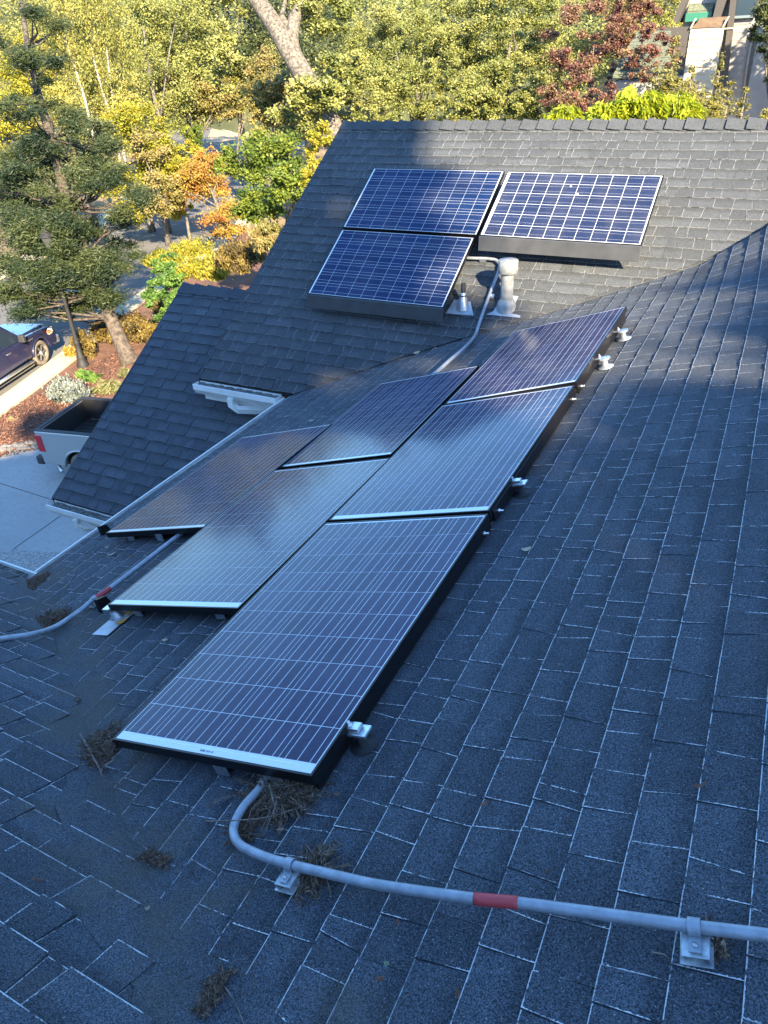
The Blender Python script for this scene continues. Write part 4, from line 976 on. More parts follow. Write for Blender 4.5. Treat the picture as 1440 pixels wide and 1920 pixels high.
fan_shrub(1140, 232, 13, 45, 24, 'lime shrub behind the ridge below the purple tree', 2300, seed=52)
fan_shrub(1055, 232, 14, 40, 22, 'small lime shrub peeking over the ridge, leftmost of the lime ones', 1700, seed=53)
fan_shrub(1265, 215, 13, 50, 26, 'lime shrub with long drooping fronds at the foot of the tallest cedar spire', 2000, seed=54)
T('cedar_shrub', 'feathery yellow-green cedar mass between the lime shrubs and the chimney', [ell(1262, 185, 14.5, 46, 36), ell(1310, 205, 14, 50, 26), ell(1215, 190, 15, 40, 26)], 'lf_cedar', 9000, 0.075, 0.05, cat='shrub', seed=158, n_puffs=60, pr=(0.2, 0.4), aspect=0.35)
def spire(px, top, bot, D, w, label, seed):
    r = np.random.default_rng(seed); a = at(px, top, D); s = D/FPX; b = np.array([a[0], a[1], at(px, bot, D)[2]]); H = a[2]-b[2]
    root = empty('cedar_tree', [a[0], a[1], G], label, 'tree', 'young cedars behind the ridge'); m = MB(); m.tube([[a[0], a[1], G], b, a], [0.08, 0.04, 0.004], 6)
    P_ = []; Dr = []
    for i in range(int(46*H/2.2)+14):
        t = r.random(); z_ = a[2]-H*t; L = (0.12+t*0.95)*w*s; an = r.uniform(0, 2*math.pi); d_ = np.array([math.cos(an), math.sin(an), 0.35])
        e_ = np.array([a[0], a[1], z_])+d_*L; m.tube([[a[0], a[1], z_], e_], [0.007, 0.002], 3, False)
        k_ = int(8+26*L/(w*s)); 
        for j in range(k_):
            f = r.uniform(0.15, 1); P_.append(np.array([a[0], a[1], z_])+d_*L*f+r.normal(size=3)*0.022); Dr.append(d_+r.normal(size=3)*0.5)
    m.build('trunk', M['bark'], root); leaf_mesh('crown', np.array(P_), 0.062, 0.42, 0.4, None, None, np.array(Dr), root, M['lf_cedar'], r)
for i, (x, t_, b_, w_, lb) in enumerate(((1268, 70, 250, 44, 'tallest cedar spire, in front of the left edge of the cream chimney'), (1300, 125, 250, 36, 'short bushy cedar below the cream chimney'), (1355, 100, 250, 26, 'slim cedar spire leaning in front of the dark post'),
        (1235, 120, 250, 40, 'bushy cedar left of the tallest spire'), (1372, 150, 250, 24, 'small cedar spire right of the dark post'), (1400, 165, 250, 26, 'second cedar spire from the right, before the grey wall'), (1438, 205, 250, 22, 'rightmost low cedar tip at the picture edge'), (1320, 160, 250, 30, 'low cedar tip right of the short bushy cedar'))):
    spire(x, t_, b_, 14+0.3*i, w_, lb, 60+i)
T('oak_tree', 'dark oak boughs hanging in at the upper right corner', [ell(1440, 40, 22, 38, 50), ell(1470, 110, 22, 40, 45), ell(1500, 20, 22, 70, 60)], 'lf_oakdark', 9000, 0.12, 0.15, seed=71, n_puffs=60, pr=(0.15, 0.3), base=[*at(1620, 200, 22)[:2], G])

# left side vegetation ------------------------------------------------------------
T('broadleaf_tree', 'yellow-green tree at the left edge, lit behind the pine', [ell(10, 250, 44, 60, 70), ell(60, 140, 46, 60, 60)], 'lf_yellow', 14000, 0.2, 0.2, seed=81, n_puffs=60)
def birch(ells, trunks, label, seed, n):
    r = np.random.default_rng(seed); root = empty('birch_tree', [*trunks[0][0][:2], G], label, 'tree', 'birches across the street')
    m = MB()
    for t_ in trunks: m.tube([[t_[0][0], t_[0][1], G]]+list(t_), [0.10]+[0.09-0.065*i/len(t_) for i in range(len(t_))], 7)
    m.build('trunk', M['bark_pale'], root); P_, Rr = [], []
    for c, R3 in ells:
        a, b = crown_puffs(c, R3, 40, r, 0.2, (0.14, 0.26)); P_.append(a); Rr.append(b)
    P_ = np.concatenate(P_); Rr = np.concatenate(Rr); C, idx = puffs(P_, Rr, n, 2.6, r)
    leaf_mesh('crown', C, 0.17, 0.45, 0.3, None, r.random(len(P_))[idx], np.tile([0, 0, -1.0], (n, 1)), root, M['lf_birch'], r)
D = 46
birch([ell(150, 120, D, 50, 110), ell(110, 60, D, 50, 80)], [[at(172, 242, D), at(160, 190, D), at(142, 130, D), at(120, 70, D), at(112, 20, D)]], 'birch with one white trunk behind the pine top, left one', 91, 12000)
birch([ell(205, 110, D, 45, 110), ell(190, 30, D, 55, 70)], [[at(212, 240, D), at(198, 190, D), at(180, 130, D), at(165, 60, D), at(150, 10, D)], [at(222, 240, D), at(212, 190, D), at(205, 140, D), at(200, 90, D)]], 'birch with two white trunks, right of the other birch', 92, 12000)
T('broadleaf_tree', 'brown-green tree with a pale painted trunk beside the street', [ell(345, 185, 58, 62, 48), ell(410, 180, 58, 40, 40)], 'lf_olive', 12000, 0.22, 0.26, seed=93, n_puffs=60, base=[*at(374, 300, 58)[:2], G])
T('broadleaf_tree', 'small bright yellow tree above the sandy bank', [ell(455, 155, 60, 22, 38), ell(435, 195, 60, 20, 22)], 'lf_yellow', 5000, 0.22, 0.12, seed=94, n_puffs=30, base=[*at(428, 235, 60)[:2], G])
T('broadleaf_tree', 'olive-brown tree between the green maple and the leaning trunk', [ell(525, 190, 40, 55, 45), ell(560, 235, 38, 50, 30), ell(490, 215, 40, 30, 40)], 'lf_olive', 12000, 0.17, 0.16, seed=95, n_puffs=70)
T('broadleaf_tree', 'spreading yellow-olive tree beyond the pine, across the street', [ell(245, 240, 40, 70, 40), ell(290, 300, 38, 60, 40), ell(200, 330, 38, 50, 50)], 'lf_yellow', 16000, 0.17, 0.2, seed=96, n_puffs=70, pr=(0.24, 0.45), inner=0.2)
T('broadleaf_tree', 'rusty brown bushy tree left of the orange tree', [ell(280, 275, 37, 40, 32), ell(300, 365, 36, 40, 40)], 'lf_olive', 8000, 0.15, 0.14, seed=97, n_puffs=50)
T('maple_tree', 'orange and yellow autumn tree with a slim trunk by the street', [ell(380, 345, 37, 60, 45), ell(420, 410, 36, 42, 35), ell(340, 360, 37, 35, 30), ell(385, 300, 37, 30, 25)], 'lf_orange', 17000, 0.14, 0.13, seed=98, n_puffs=60, pr=(0.26, 0.5), inner=0.2, base=gp(451, 487))
T('broadleaf_tree', 'small yellow tree just left of the orange tree top', [ell(335, 330, 38, 32, 36), ell(350, 290, 39, 30, 26)], 'lf_yellow', 6000, 0.15, 0.1, seed=99, n_puffs=40)
T('maple_tree', 'green broadleaf tree left of the far roof edge, yellow touches', [ell(505, 300, 24, 62, 45), ell(540, 350, 22, 48, 45), ell(490, 385, 23, 55, 30), ell(430, 305, 25, 30, 25)], 'lf_green', 19000, 0.13, 0.14, seed=100, n_puffs=60, pr=(0.26, 0.5), inner=0.2)
T('broadleaf_tree', 'thin lime-yellow tree hugging the left edge of the far roof', [ell(600, 275, 17, 28, 42), ell(588, 340, 16, 22, 32)], 'lf_yellow', 7000, 0.085, 0.07, seed=105, n_puffs=45, pr=(0.14, 0.3))
T('broadleaf_tree', 'yellow-green tree low behind the pine, nearer the street than the birches', [ell(150, 300, 42, 70, 50), ell(90, 210, 44, 60, 50), ell(230, 190, 46, 60, 40)], 'lf_birch', 16000, 0.17, 0.16, seed=151, n_puffs=80)
T('oak_tree', 'olive oak filling the gap between birches and painted trunk', [ell(290, 170, 54, 70, 70), ell(330, 60, 56, 70, 60), ell(270, 60, 56, 60, 70)], 'lf_oak', 20000, 0.2, 0.25, seed=152, n_puffs=110)
T('broadleaf_tree', 'yellow bush-like tree left of the shaded street, under the rusty tree', [ell(300, 340, 41, 48, 32), ell(255, 395, 38, 40, 26), ell(330, 390, 39, 30, 20)], 'lf_yellow', 13000, 0.15, 0.12, seed=153, n_puffs=70)
T('broadleaf_tree', 'brownish foliage left of the thick leaning trunk, above the sandy bank', [ell(500, 150, 44, 40, 50), ell(545, 200, 41, 40, 34), ell(600, 235, 40, 40, 22)], 'lf_olive', 14000, 0.16, 0.14, seed=154, n_puffs=80)
# unseen oak added just outside the right edge to block sun on the beige house
T('oak_tree', 'oak just right of the picture, shading the beige house', [((2.3, 30.0, 1.6), (1.3, 1.3, 1.5)), ((3.2, 30.0, -0.8), (1.6, 1.6, 1.9))], 'lf_oakdark', 7000, 0.3, 0.2, seed=155, n_puffs=50)
# pine
tp_ = [gp(246, 684), at(226, 640, 24.3), at(207, 596, 24.2), at(186, 548, 24.2), at(160, 480, 24.4), at(130, 390, 24.6), at(95, 260, 25), at(70, 170, 25.4), at(52, 90, 26), at(40, 0, 26.5), at(30, -60, 27)]
root = empty('pine_tree', tp_[0], 'tall dark pine with a leaning rough trunk in the mulch bed', 'tree'); r = np.random.default_rng(110)
m = MB(); m.tube(tp_, [0.31, 0.25, 0.225, 0.215, 0.20, 0.185, 0.16, 0.13, 0.10, 0.08, 0.05], 12); m.build('trunk', M['bark_dark'], root)
br = MB(); pc, prr = [], []
for (x, y, rx, ry, n) in ((140, 420, 80, 30, 8), (50, 470, 80, 28, 8), (195, 430, 50, 30, 6), (90, 530, 70, 26, 8), (40, 565, 50, 22, 5), (140, 500, 70, 24, 7), (215, 500, 35, 22, 4), (130, 585, 40, 14, 4), (205, 560, 40, 14, 4), (170, 350, 60, 28, 6), (60, 370, 70, 32, 7), (30, 420, 50, 30, 5), (120, 300, 60, 28, 6), (50, 290, 40, 30, 4), (110, 215, 50, 30, 6), (35, 200, 40, 30, 4), (80, 130, 44, 26, 5), (30, 90, 40, 30, 4), (85, 40, 40, 24, 4), (0, 520, 30, 30, 5), (110, 455, 105, 58, 11), (100, 350, 105, 58, 11), (190, 300, 50, 40, 4), (90, 560, 80, 26, 4), (60, 250, 70, 50, 5), (225, 470, 30, 36, 4), (240, 380, 30, 22, 3), (10, 330, 40, 30, 4)):
    D = 24.4+r.uniform(-1.2, 1.4)
    for i in range(n):
        q = at(x+r.uniform(-1, 1)*rx, y+r.uniform(-1, 1)*ry, D+r.uniform(-1.0, 1.0)); pc.append(q); prr.append(r.uniform(0.36, 0.68))
        j = min(range(2, len(tp_)), key=lambda k_: abs(tp_[k_][2]-(q[2]-0.3))); st = tp_[j]; mid = (st+q)/2+np.array([0, 0, -0.15])+r.normal(size=3)*0.12
        br.tube([st, mid, q], [0.055, 0.035, 0.012], 5)
for (x, y, rx, ry, n) in ((85, 440, 34, 34, 44), (110, 505, 40, 24, 10), (60, 520, 50, 24, 6)):
    for i in range(n): pc.append(at(x+r.uniform(-1, 1)*rx, y+r.uniform(-1, 1)*ry, 22.6+r.uniform(-0.4, 0.6))); prr.append(r.uniform(0.35, 0.6))
br.build('branch', M['bark_dark'], root)
C, idx = puffs(pc, prr, 215000, 0.5, r); leaf_mesh('crown', C, 0.13, 0.16, 0.9, None, r.random(len(pc))[idx], None, root, M['lf_pine'], r)
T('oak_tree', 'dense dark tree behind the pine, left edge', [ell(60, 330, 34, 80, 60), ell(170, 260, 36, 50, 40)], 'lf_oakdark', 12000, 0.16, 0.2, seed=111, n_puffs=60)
# hedges and low plants
def bush(px, py, rx, ry, label, leafm, n, ls, seed, cat='shrub', group=None, D=None, aspect=0.35, hang=(0, 0, 1.0), flat=0.9, name='shrub', nb=26):
    r = np.random.default_rng(seed); b = gp(px, py) if D is None else at(px, py, D); s = (b@W_)/FPX
    root = empty(name, b, label, cat, group); c = b+np.array([0, 0, ry*s*0.55]); cs_, rs_ = crown_puffs(c, (rx*s, rx*s*0.7, ry*s*0.7), nb, r, 0.2, (0.22, 0.38))
    C, idx = puffs(cs_, rs_, n, flat, r); C[:, 2] = np.maximum(C[:, 2], b[2]+0.02)
    st = MB()
    for i in range(min(8, nb)): st.tube([b+np.array([r.uniform(-.2, .2), r.uniform(-.2, .2), 0]), cs_[i]], [0.02, 0.006], 4)
    st.build('stem', M['twig'], root)
    leaf_mesh('foliage', C, ls, aspect, 0.3, None, r.random(len(cs_))[idx], np.tile(hang, (n, 1)), root, M[leafm], r); return root
hg = 'brown-green bushes beside the pine trunk'
bush(165, 668, 36, 42, 'brown-green bush between lamp post and pine trunk', 'lf_hedge', 7000, 0.12, 120, group=hg)
bush(215, 640, 40, 40, 'bush directly left of the pine trunk, behind the lamp post bush', 'lf_hedge', 7000, 0.12, 121, group=hg)
bush(268, 640, 44, 44, 'brown-green bush right of the pine trunk', 'lf_hedge', 8000, 0.12, 122, group=hg)
bush(325, 600, 40, 40, 'bush farther back between pine trunk and garage roof', 'lf_hedge', 6000, 0.12, 123, group=hg)
bush(140, 672, 18, 20, 'small ochre bush left of the lamp post', 'lf_orange', 1500, 0.10, 124, group=hg)
T('vine_column', 'bright green leafy column beside the top corner of the garage roof', [ell(315, 505, 24, 30, 34), ell(305, 560, 23.5, 32, 42), ell(330, 545, 22, 22, 40)], 'lf_vine', 12000, 0.11, 0.06, cat='shrub', seed=125, n_puffs=60, pr=(0.14, 0.28))
bush(300, 500, 46, 22, 'yellow shrub in front of the street, above the vine column', 'lf_yellow', 6000, 0.13, 126, D=29, group='yellow shrubs along the garage ridge', nb=34)
bush(390, 520, 60, 24, 'long yellow shrub behind the garage ridge', 'lf_yellow', 8000, 0.12, 127, D=24, group='yellow shrubs along the garage ridge', nb=40)
bush(455, 505, 50, 44, 'olive shrub behind the right end of the garage ridge', 'lf_hedge', 9000, 0.11, 128, D=22, nb=40)
bush(505, 470, 40, 40, 'ochre shrub between garage ridge and far roof edge', 'lf_olive', 7000, 0.11, 129, D=20, nb=40)
bush(360, 478, 46, 20, 'pale yellow bough in front of the shaded street', 'lf_yellow', 5000, 0.13, 130, D=31, nb=34)
bush(365, 282, 24, 38, 'dark green bush at the foot of the tree with the painted trunk', 'lf_green', 3500, 0.2, 131, D=57)
bush(395, 320, 34, 20, 'lime bush below the painted trunk', 'lf_lime', 3500, 0.18, 132, D=50)
bush(132, 752, 46, 34, 'silvery sage mound behind the silver pickup bed', 'lf_silver', 9000, 0.10, 133, aspect=0.45, nb=44, flat=0.7)
bush(168, 712, 26, 12, 'green strap-leaved clump above the sage mound', 'lf_vine', 1800, 0.20, 134, aspect=0.14, nb=16)
bush(205, 735, 30, 14, 'pale strap-leaved clump beside the garage roof edge', 'lf_strap', 2200, 0.26, 135, aspect=0.12, nb=18, hang=(0.6, 0.3, 0.4))
bush(235, 705, 24, 8, 'scraggly dry clump at the foot of the pine', 'lf_strap', 700, 0.22, 136, aspect=0.10, nb=12, hang=(0.8, 0, 0.3))
bush(25, 790, 10, 6, 'tiny sprig in the mulch near the kerb', 'lf_strap', 120, 0.12, 137, aspect=0.15, nb=6)
# ground litter
M['chip'] = leaf_mat('mulch_chip', [(0.05, 0.025, 0.018), (0.12, 0.055, 0.036), (0.24, 0.12, 0.08)], 0.0, 0.9)
r = np.random.default_rng(140); n = 5200; u = r.random((n, 2)); A_, B_, C_, D_ = [gp(*p)[:2] for p in ((-40, 870), (140, 830), (260, 640), (-40, 800))]
P2 = (A_*(1-u[:, :1])+B_*u[:, :1])*(1-u[:, 1:])+(D_*(1-u[:, :1])+C_*u[:, :1])*u[:, 1:]
o = leaf_mesh('mulch_chips', np.column_stack([P2, np.full(n, G+0.045)+r.random(n)*0.03]), 0.10, 0.3, 1.5, None, None, None, None, M['chip'], r)
# river stones between the bed and the driveway
r = np.random.default_rng(141)
for i in range(34):
    t = i/33; p = gp(-4+86*t+r.uniform(-3, 3), 850-11*t+r.uniform(-9, 2)); s_ = r.uniform(0.05, 0.13)
    me = bpy.data.meshes.new('stone'); bm = bmesh.new(); bmesh.ops.create_icosphere(bm, subdivisions=2, radius=1)
    for v in bm.verts: v.co *= 1+0.12*math.sin(v.co.x*3+i)+0.1*math.cos(v.co.y*4+i*2)
    bm.to_mesh(me); bm.free(); me.polygons.foreach_set('use_smooth', [True]*len(me.polygons))
    o = link('stone', me, None, M['stone']); o.location = (p[0], p[1], G+0.05); o.scale = (s_, s_*r.uniform(0.7, 1.1), s_*0.65); o.rotation_euler = (0, 0, r.uniform(0, 6))
    tagit(o, 'pale river stone in the row between mulch bed and driveway', 'stone', 'river stones edging the driveway')
# lamp post
P = gp(156, 687); root = empty('street_lamp', P, 'black lamp post standing in the mulch bed left of the pine trunk', 'street lamp')
m = MB(); m.lathe(P, Z, [(0.20, 0), (0.20, 0.10), (0.16, 0.16), (0.13, 0.30), (0.14, 0.36), (0.095, 0.42), (0.085, 0.80), (0.10, 0.84), (0.07, 0.90)], 14); m.build('base', M['rubber'], root)
m = MB(); m.lathe(P, Z, [(0.068, 0.88), (0.055, 3.7), (0.08, 3.75), (0.05, 3.82)], 12); m.build('post', M['rubber'], root)
m = MB(); m.lathe(P+Z*3.82, Z, [(0.10, 0), (0.20, 0.35), (0.20, 0.37)], 6); m.build('lantern', mat('smoked_lantern_glass', (0.05, 0.055, 0.05), 0.2), root)
m = MB(); m.lathe(P+Z*4.18, Z, [(0.24, 0), (0.12, 0.14), (0.03, 0.2), (0.0001, 0.28)], 8); m.build('lantern_roof', M['rubber'], root)

# ------------------------------------------------------------------ pickups
def pickup(origin, heading, label, paint, two_tone=None, rim='alu'):
    root = empty('pickup_truck', origin, label, 'pickup truck', None, heading)
    def B(mb, name, mt, par=root, bevel=0): return mb.build(name, mt, par, False, bevel)
    wx = (1.85, -1.83); R = 0.42; ra = 0.50
    def arc(cx, n=10, rr=ra, zc=R): return [(cx+rr*math.cos(a), zc+rr*math.sin(a)) for a in np.linspace(math.pi*0.97, math.pi*0.03, n)]
    def side(xa, xb, zb, ztop, arcs):     # outline going along the sill then back over the top
        pts = [(xa, zb)]
        for cx in sorted(arcs): pts += arc(cx)
        pts += [(xb, zb)]+ztop[::-1]; return pts
    def extr(mb, pts, y0, y1): mb.prism([(x, y0, z) for x, z in pts], (0, y1-y0, 0))
    m = MB()   # front body with hood and lower cab
    hood = [(-0.93, 1.10), (0.95, 1.13), (1.25, 1.17), (2.55, 1.10), (2.78, 1.02), (2.88, 0.85), (2.86, 0.55)]
    extr(m, side(-0.93, 2.80, 0.42, hood, [wx[0]]), -0.97, 0.97); B(m, 'body', paint, bevel=0.05)
    m = MB()   # raised hood skin
    m.prism([(0.98, -0.80, 1.12), (2.60, -0.74, 1.06), (2.60, 0.74, 1.06), (0.98, 0.80, 1.12)], (0, 0, 0.10)); B(m, 'hood', paint, bevel=0.045)
    # cab greenhouse
    def hexa(mb, b, t, zb, zt): 
        v = [(b[0], -b[2], zb), (b[1], -b[2], zb), (b[1], b[2], zb), (b[0], b[2], zb), (t[0], -t[2], zt), (t[1], -t[2], zt), (t[1], t[2], zt), (t[0], t[2], zt)]
        mb.add(v, [(3, 2, 1, 0), (4, 5, 6, 7), (0, 1, 5, 4), (1, 2, 6, 5), (2, 3, 7, 6), (3, 0, 4, 7)])
    m = MB(); hexa(m, (-0.90, 1.28, 0.93), (-0.70, 0.42, 0.74), 1.10, 1.88); B(m, 'cab', paint, bevel=0.06)
    for sgn in (-1, 1):
        for (xa, xb, xc, xd) in ((-0.72, 0.02, 0.02, -0.60), (0.10, 1.00, 0.38, 0.10)):
            g = MB(); P4 = [(xa, 1.17), (xb, 1.17), (xc, 1.76), (xd, 1.76)]
            f = lambda z_: 0.93-(0.19)*(z_-1.10)/0.78+0.006
            g.prism([(x_, sgn*f(z_), z_) for x_, z_ in P4], (0, sgn*0.004, 0)); B(g, 'side_window', M['winglass'])
    g = MB(); fx = lambda z_: 1.28-0.86*(z_-1.10)/0.78+0.012
    g.prism([(fx(1.18), -0.84, 1.18), (fx(1.18), 0.84, 1.18), (fx(1.80), 0.70, 1.80), (fx(1.80), -0.70, 1.80)], (0.004, 0, 0.002)); B(g, 'windscreen', M['winglass'])
    g = MB(); g.prism([(-0.905, -0.72, 1.2), (-0.905, 0.72, 1.2), (-0.735, 0.62, 1.76), (-0.735, -0.62, 1.76)], (-0.008, 0, 0)); B(g, 'rear_window', M['winglass'])
    # bed: two side panels, tailgate, floor, bulkhead, liner
    for sgn in (-1, 1):
        m = MB(); top = [(-2.93, 1.36), (-0.97, 1.36)]
        pts = side(-2.93, -0.97, 0.50, top, [wx[1]]); m.prism([(x_, sgn*0.88, z_) for x_, z_ in pts], (0, sgn*0.10, 0)); B(m, 'bed_side', paint, bevel=0.03)
        m = MB(); m.box((-1.95, sgn*0.93, 1.372), 1.99, 0.125, 0.022); B(m, 'rail_cap', M['skirt_black'], bevel=0.006)
        m = MB(); m.box((-1.95, sgn*0.868, 1.10), 1.94, 0.02, 0.52); B(m, 'bed_liner', M['rubber'])
        for k_ in range(7): pass
        # wheel arch flare
        for cx in wx:
            m = MB(); q = arc(cx, 14, ra+0.015); m.tube([(x_, sgn*0.985, z_) for x_, z_ in q], 0.030, 6); B(m, 'arch_trim', paint)
            w = MB(); w.lathe((cx, sgn*0.80, R), (0, sgn, 0), [(0.25, -0.12), (0.38, -0.13), (R-0.01, -0.09), (R, 0.0), (R-0.01, 0.12), (0.385, 0.155), (0.28, 0.15), (0.27, 0.10)], 28); tyre = B(w, 'tyre', M['tyre'])
            w = MB(); w.lathe((cx, sgn*0.80, R), (0, sgn, 0), [(0.0001, 0.06), (0.10, 0.07), (0.24, 0.05), (0.275, 0.10), (0.285, 0.145), (0.27, 0.15)], 24); B(w, 'rim', M['rim_dark'], tyre)
            w = MB()
            for k_ in range(6):
                a = k_*math.pi/3; dx, dz = math.cos(a), math.sin(a)
                w.box((cx+dx*0.15, sgn*0.925, R+dz*0.15), 0.23, 0.022, 0.062, [(dx, 0, dz), (0, 1, 0), (-dz, 0, dx)])
            w.lathe((cx, sgn*0.93, R), (0, sgn, 0), [(0.075, -0.01), (0.07, 0.03), (0.0001, 0.035)], 14); B(w, 'spoke', M['alu'], tyre)
        m = MB(); m.box((2.60, sgn*0.80, 0.93), 0.32, 0.36, 0.24); B(m, 'headlight', M['lamp_clear'], bevel=0.04)
        m = MB(); m.box((2.52, sgn*0.955, 0.93), 0.24, 0.05, 0.15); B(m, 'indicator', M['amber'], bevel=0.02)
        m = MB(); m.prism([(-2.945, sgn*0.86, 0.80), (-2.945, sgn*0.99, 0.82), (-2.955, sgn*0.99, 1.26), (-2.945, sgn*0.86, 1.28)], (0.19, 0, 0)); tl = B(m, 'taillight', M['redlens'], bevel=0.02)
        m = MB(); m.box((-2.955, sgn*0.935, 1.07), 0.012, 0.08, 0.10); B(m, 'reverse_lens', M['lamp_clear'], tl)
        m = MB(); m.box((0.92, sgn*1.08, 1.24), 0.12, 0.20, 0.24); m.box((0.92, sgn*0.98, 1.16), 0.06, 0.12, 0.05); B(m, 'mirror', M['skirt_black'], bevel=0.03)
        for xh in (0.22, -0.62):
            m = MB(); m.box((xh, sgn*0.985, 0.98), 0.20, 0.03, 0.035); B(m, 'door_handle', M['alu'], bevel=0.01)
        m = MB(); m.tube([(-1.15, sgn*1.02, 0.38), (1.2, sgn*1.02, 0.38)], 0.055, 8); B(m, 'step_bar', M['alu'])
        m = MB(); m.box((1.42, sgn*0.985, 1.02), 0.30, 0.012, 0.035); B(m, 'fender_badge', M['alu'])
        m = MB(); m.box((0.06, sgn*0.973, 0.80), 0.008, 0.006, 0.62); m.box((1.16, sgn*0.973, 0.80), 0.008, 0.006, 0.62); B(m, 'door_seam', M['rubber'])
    m = MB(); m.box((-2.90, 0, 1.05), 0.08, 1.76, 0.60); B(m, 'tailgate', paint, bevel=0.02)
    m = MB(); m.box((-2.89, 0, 1.365), 0.10, 1.80, 0.03); B(m, 'tailgate_cap', M['skirt_black'], bevel=0.006)
    m = MB(); m.box((-1.93, 0, 0.80), 1.86, 1.72, 0.03)
    for k_ in range(9): m.box((-1.93, -0.72+k_*0.18, 0.823), 1.8, 0.07, 0.016)
    m.box((-0.99, 0, 1.08), 0.04, 1.74, 0.56); m.box((-2.85, 0, 1.07), 0.01, 1.70, 0.50)
    for sgn in (-1, 1): m.box((wx[1], sgn*0.74, 0.93), 0.95, 0.24, 0.24)
    B(m, 'bed_floor', M['rubber'], bevel=0.01)
    m = MB(); m.box((0, 0, 0.52), 5.2, 1.5, 0.24); B(m, 'underbody', M['rubber'])
    m = MB(); m.box((-3.02, 0, 0.56), 0.16, 1.86, 0.20); m.box((-3.0, 0, 0.45), 0.1, 0.3, 0.08); B(m, 'rear_bumper', M['alu'], bevel=0.03)
    for sgn in (-1, 1): m = MB(); m.box((-3.03, sgn*0.90, 0.56), 0.19, 0.16, 0.21); B(m, 'bumper_corner', M['skirt_black'], bevel=0.03)
    m = MB(); m.box((2.93, 0, 0.55), 0.18, 1.92, 0.26); B(m, 'front_bumper', M['alu'], bevel=0.05)
    m = MB(); m.box((2.84, 0, 0.92), 0.10, 1.2, 0.30); B(m, 'grille', M['alu'], bevel=0.02)
    m = MB(); m.tube([(-2.75, -0.75, 0.42), (-2.45, -1.02, 0.34)], 0.04, 8); B(m, 'exhaust', M['galv'])
    return root
M['skirt_black'] = mat('black_plastic', (0.03, 0.03, 0.033), 0.6)
M['tyre'] = mat('dusty_tyre', (0.14, 0.12, 0.10), 0.9, noise=0.3, scale=6)
M['rim_dark'] = mat('rim_recess', (0.05, 0.05, 0.055), 0.5, 0.5)
M['lamp_clear'] = mat('lamp_lens', (0.6, 0.6, 0.58), 0.15)
M['amber'] = mat('amber_lens', (0.75, 0.25, 0.03), 0.25)
M['redlens'] = mat('red_lens', (0.45, 0.012, 0.02), 0.15, coat=0.6)
M['paint_blue'] = mat('dark_blue_paint', (0.022, 0.026, 0.075), 0.32, 0.3, coat=0.9)
M['paint_silver'] = mat('silver_paint', (0.36, 0.37, 0.38), 0.32, 0.35, coat=0.8)
hd = math.radians(12); rc = np.array([-14.72, 10.80]); o2 = rc+np.array([math.cos(hd), math.sin(hd)])*2.95
pickup((o2[0], o2[1], G+0.03), hd, 'silver pickup with an empty black-lined bed parked on the driveway', M['paint_silver'])
hd = math.radians(107); hv = np.array([math.cos(hd), math.sin(hd)]); lf = np.array([-hv[1], hv[0]])
wp = gp(84, 683)[:2]; o2 = wp-hv*1.85+lf*0.92
pickup((o2[0], o2[1], G-0.005), hd, 'dark blue pickup parked along the sunlit kerb at the left edge', M['paint_blue'])

# ------------------------------------------------------------------ debris on the roof
def twig_pile(c, n, rx, ry, rz, label, seed, frame, length=(0.05, 0.18), rad=0.0016, needles=1500, leafs=0, cat='debris', lie=0.88):
    n = int(n*1.15); rad = rad*0.75; rx, ry, rz = rx*0.84, ry*0.84, rz*0.75; length = (length[0]*0.85, length[1]*0.85)
    r = np.random.default_rng(seed); ex, ey, ez = [np.array(v, float) for v in frame]; m = MB()
    C = []; Dr = []
    for i in range(n):
        a = r.uniform(0, 2*math.pi); q = math.sqrt(r.random()); p = c+ex*rx*q*math.cos(a)+ey*ry*q*math.sin(a)+ez*(0.006+rz*(1-q*q)*r.random())
        d_ = r.normal(size=3); d_ -= ez*(d_@ez)*lie; d_ /= np.linalg.norm(d_); L = r.uniform(*length)
        b_ = p+d_*L*0.5+r.normal(size=3)*L*0.13+ez*0.006; e_ = p+d_*L+r.normal(size=3)*L*0.1
        for v in (b_, e_):
            h_ = (v-c)@ez
            if h_ < 0.005: v += ez*(0.005-h_)
        m.tube([p, b_, e_], [rad*r.uniform(0.6, 1.8), rad, rad*0.4], 3, False)
        for j in range(needles//n):
            f = r.random(); w_ = p+(e_-p)*f; C.append(w_+ez*0.003); Dr.append(d_+r.normal(size=3)*0.7)
    o = m.build('debris_pile', [M['twig'], M['needle_dry']]); o['kind'] = 'stuff'
    me2 = leaf_mesh('needles', np.array(C), 0.020, 0.14, 0.3, None, None, np.array(Dr), o, M['needle_dry'], r)
    me2['kind'] = 'stuff'
    tagit(o, label, cat); return o
fA = (dAup, y1, NA); fC = ((1, 0, 0), dCup, NC)
def px_m(p): return (p@W_)/FPX
def pile(px, py, rxp, ryp, h, label, seed, n, needles, **kw):
    c = onA(px, py, 0.008); s = px_m(c); return twig_pile(c, n, rxp*s, ryp*s*1.4, h, label, seed, fA, needles=needles, **kw)
pile(186, 1413, 40, 34, 0.045, 'bushy pile of dry twigs at the near left corner of the nearest panel', 301, 210, 9000, length=(0.04, 0.13))
pile(528, 1496, 54, 28, 0.045, 'dense nest of brown conifer twigs under the near edge of the nearest panel', 302, 300, 14000, length=(0.05, 0.16))
pile(462, 1556, 22, 26, 0.02, 'loose needles inside the bend of the front conduit', 303, 60, 1800, length=(0.03, 0.08))
pile(590, 1638, 34, 24, 0.028, 'tuft of dry needles around the conduit clamp by the bend', 304, 130, 2600, length=(0.03, 0.10))
pile(98, 1168, 42, 22, 0.05, 'heap of dry litter caught under the left conduit', 305, 170, 9000, length=(0.03, 0.10))
